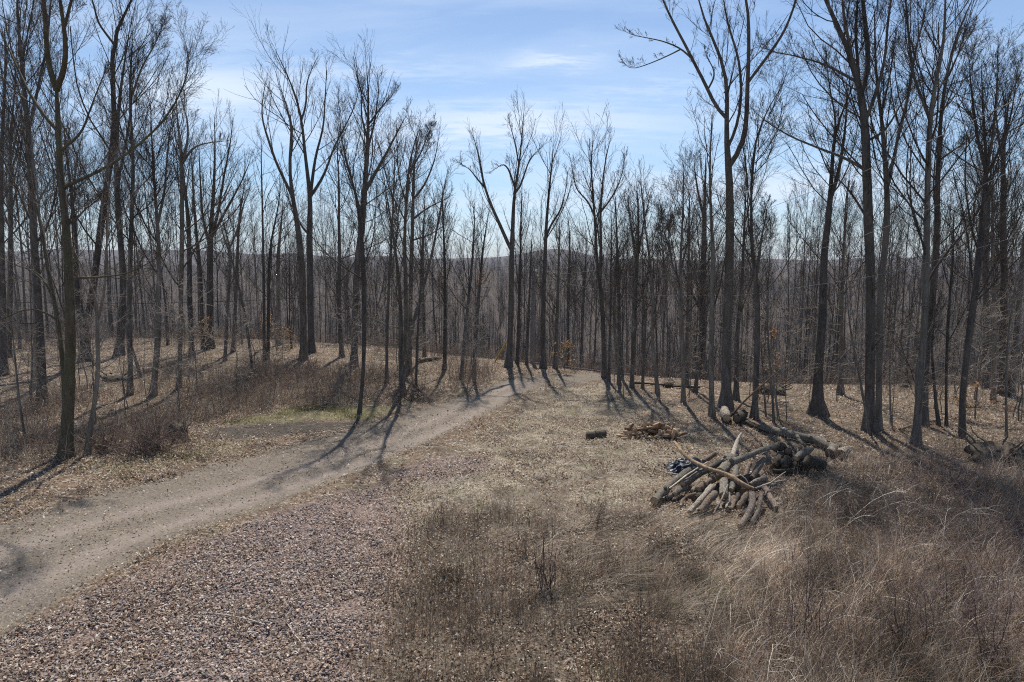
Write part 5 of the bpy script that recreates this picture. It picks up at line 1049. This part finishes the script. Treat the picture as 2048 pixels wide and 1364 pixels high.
def stalks():
    r = np.random.default_rng(14); mb = MB()
    def canes(x, y, L, rad, lean, pal, branch=3, up=.05, K=6, lie=0):
        n = len(x); a = np.where(r.random(n) < lie, .5+.5*r.normal(size=n), r.uniform(0, 6.28, n)); d = np.stack([np.cos(a)*lean, np.sin(a)*lean, np.ones(n)], 1); d = norm(d); t = np.linspace(0, 1, K)
        P = np.stack([x, y, ground_z(x, y)-.02], 1)[:, None, :]+d[:, None, :]*(L[:, None]*t)[..., None]; P[..., 2] -= (lean*L*.55)[:, None]*t**2.2; P += np.cumsum(r.normal(size=P.shape)*.008, 1)*(L[:, None, None])
        P[..., 2] = np.maximum(P[..., 2], ground_z(P[..., 0], P[..., 1])-.02)
        R = rad[:, None]*np.linspace(1, .45, K)[None]; col = pal[r.integers(0, len(pal), n)]*r.uniform(.7, 1.3, (n, 1)); tubes(mb, P, R, 3, col)
        if branch:
            Q, RR, _ = grow(r, P, R, branch, .3, 1, .75, .38, 4, .2, up, rf=.75, rmin=.0016, tip=.6); tubes(mb, Q, RR, 3, np.repeat(col, branch, 0)*.95)
    # upright dry stalks at the centre front
    x, y = scatter(r, 22000, 5.5, 17, 1.7); k = seg_dist(zone(WEED), x, y); keep = r.random(len(x)) < np.clip(.5+k/1.0, 0, 1)*np.clip(vnoise(x, y, .8, 61)*2.6-1.2, 0, .6); x, y = x[keep], y[keep]; n = len(x)
    canes(x, y, r.uniform(.25, .8, n), r.uniform(.002, .0036, n), r.random(n)*.5, np.vstack([RUST, RUST*.8, GREYS*.7]), 4)
    # clumps of tall branching weeds gone to seed
    cx, cy = scatter(r, 190, 5.6, 15, 1.5); k = seg_dist(zone([(850, 1030), (1260, 1010), (1290, 1200), (1500, 1500), (800, 1500), (830, 1250)]), cx, cy); sel = r.random(len(cx)) < np.where(k > 0, .9, .12*(seg_dist(zone(WEED), cx, cy) > 0)); cx, cy = cx[sel], cy[sel]
    m = r.integers(5, 26, len(cx)); x = np.repeat(cx, m); y = np.repeat(cy, m); s = np.repeat(r.uniform(.08, .24, len(cx)), m); x = x+r.normal(size=len(x))*s; y = y+r.normal(size=len(x))*s; n = len(x)
    canes(x, y, np.repeat(r.uniform(.35, .85, len(cx)), m)*r.uniform(.4, 1.15, n), r.uniform(.0026, .0044, n), r.random(n)*.75, np.vstack([RUST*.8, RUST*.6]), 7, .1)
    # briars
    x, y = scatter(r, 26000, 5.2, 17, 1.5); k = seg_dist(zone(BRIAR), x, y); keep = r.random(len(x)) < np.clip(.5+k/.9, 0, 1)*np.clip((vnoise(x, y, .9, 63)*.7+vnoise(x, y, .35, 64)*.6-.48)*4, .02, 1)*.75; x, y = x[keep], y[keep]; n = len(x)
    hh = .55+.75*np.clip(seg_dist(zone(BRIAR), x, y)/2.2, 0, 1)*(.5+vnoise(x, y, .9, 81)); canes(x, y, r.uniform(.55, 1.2, n)*hh, r.uniform(.0022, .0048, n), r.uniform(.25, 1.6, n), np.vstack([RUST*.8, np.array([[.20, .145, .14], [.15, .108, .105], [.27, .205, .195], [.34, .27, .245], [.24, .175, .17]])]), 5, .0, lie=.35)
    k = r.choice(n, min(n, 480), replace=False); canes(x[k], y[k], r.uniform(.7, 1.9, len(k)), r.uniform(.0032, .0075, len(k)), r.uniform(.7, 2.2, len(k)), np.array([[.55, .49, .41], [.44, .38, .31], [.38, .32, .27], [.62, .56, .48]]), 4, 0, lie=.45)
    stuff(mb, 'brambles', 'tangled purple-brown briars with pale arching dead canes right of the log heap', 'brambles', M_STEM)
    # brown brush along the woods west of the track and thin brush on the eastern litter
    mb = MB(); lo = zone(BRUSHW); m = 60000; x = r.uniform(lo[:, 0].min(), lo[:, 0].max(), m); y = r.uniform(lo[:, 1].min(), lo[:, 1].max(), m)
    keep = r.random(m) < np.clip(.5+seg_dist(lo, x, y)/2, 0, 1)*np.clip(vnoise(x, y, 2.4, 65)*2.2-.55, 0.03, 1)*.5; keep &= (zmask(x, y)[0] < .02) & (zmask(x, y)[3] < .1); x, y = x[keep], y[keep]; n = len(x)
    canes(x, y, r.uniform(.3, 1.1, n), r.uniform(.0035, .007, n), r.uniform(.1, .9, n), np.vstack([RUST*1.05, GREYS*.75, np.array([[.20, .14, .12], [.24, .18, .15]])]), 4, .05)
    m = 9000; x = r.uniform(-38, 24, m); y = crest_y(x)+r.uniform(-6, 5, m); keep = (r.random(m) < np.clip(vnoise(x, y, 2.2, 66)*2.4-.7, .05, 1)) & (zmask(x, y)[0] < .02) & ~((x > -1.5) & (x < 13) & (y < crest_y(x)-1)); x, y = x[keep], y[keep]; n = len(x)
    canes(x, y, r.uniform(.4, 1.4, n), r.uniform(.005, .008, n), r.uniform(.05, .7, n), np.vstack([GREYS*.8, RUST, np.array([[.24, .18, .155], [.30, .24, .21]])]), 5, .05)
    px = r.uniform(1500, 2150, 700); py = r.uniform(780, 930, 700); B = np.array([on_ground(a, b_) for a, b_ in zip(px, py)]); n = len(B)
    canes(B[:, 0], B[:, 1], r.uniform(.25, .8, n), r.uniform(.0025, .0045, n), r.uniform(.1, .9, n), np.vstack([RUST, GREYS]), 4, .05)
    stuff(mb, 'undergrowth', 'brown leafless undergrowth along the woods left of the track', 'undergrowth', M_STEM)
stalks()
def dead_twigs():
    r = np.random.default_rng(15); mb = MB()
    for n, y0, y1 in ((900, 5.5, 20), (2600, 15, 44)):
        x, y = scatter(r, n, y0, y1, 1.1); k = zmask(x, y); keep = (k[0] < .1) & (r.random(n) < .35+.65*(y > 20)*(1-k[2])); x, y = x[keep], y[keep]; n = len(x); K = 6; t = np.linspace(-.5, .5, K)
        a = r.uniform(0, 6.28, n); L = r.lognormal(math.log(.35), .55, n); P = np.stack([x[:, None]+np.cos(a)[:, None]*L[:, None]*t, y[:, None]+np.sin(a)[:, None]*L[:, None]*t], -1); P = np.concatenate([P+np.cumsum(r.normal(size=P.shape)*.018, 1), np.zeros((n, K, 1))], -1)
        P[..., 2] = ground_z(P[..., 0], P[..., 1])+.015+.03*r.random((n, 1)); R = np.clip(L*.014, .003, .012)[:, None]*np.linspace(1, .5, K)[None]
        pal = np.array([[.42, .37, .31], [.28, .23, .185], [.16, .125, .10], [.52, .47, .41], [.09, .075, .065]]); tubes(mb, P, R, 4, pal[r.integers(0, 5, n)])
    stuff(mb, 'twig_litter', 'dead sticks and twigs strewn over the litter', 'twig litter', M_STEM)
dead_twigs()

# ------------------------------------------------------------------ air
def haze():
    m = bpy.data.materials.new('air'); m.use_nodes = True; nt = m.node_tree; nt.nodes.clear(); out = nt.nodes.new('ShaderNodeOutputMaterial'); v = nt.nodes.new('ShaderNodeVolumePrincipled')
    v.inputs['Color'].default_value = (.72, .82, 1, 1); v.inputs['Density'].default_value = HAZE; v.inputs['Anisotropy'].default_value = 0; nt.links.new(v.outputs[0], out.inputs['Volume'])
    x, y0, y1, z0, z1 = 4600, -90, 5600, -90, 70
    vv = [[sx*x, y, z] for z in (z0, z1) for y in (y0, y1) for sx in (-1, 1)]
    mb = MB(); mb.add(vv, [[0, 2, 3, 1], [4, 5, 7, 6], [0, 1, 5, 4], [2, 6, 7, 3], [0, 4, 6, 2], [1, 3, 7, 5]]); o = mb.build('haze', m); tag(o, kind='stuff')
HAZE = .00011
haze()
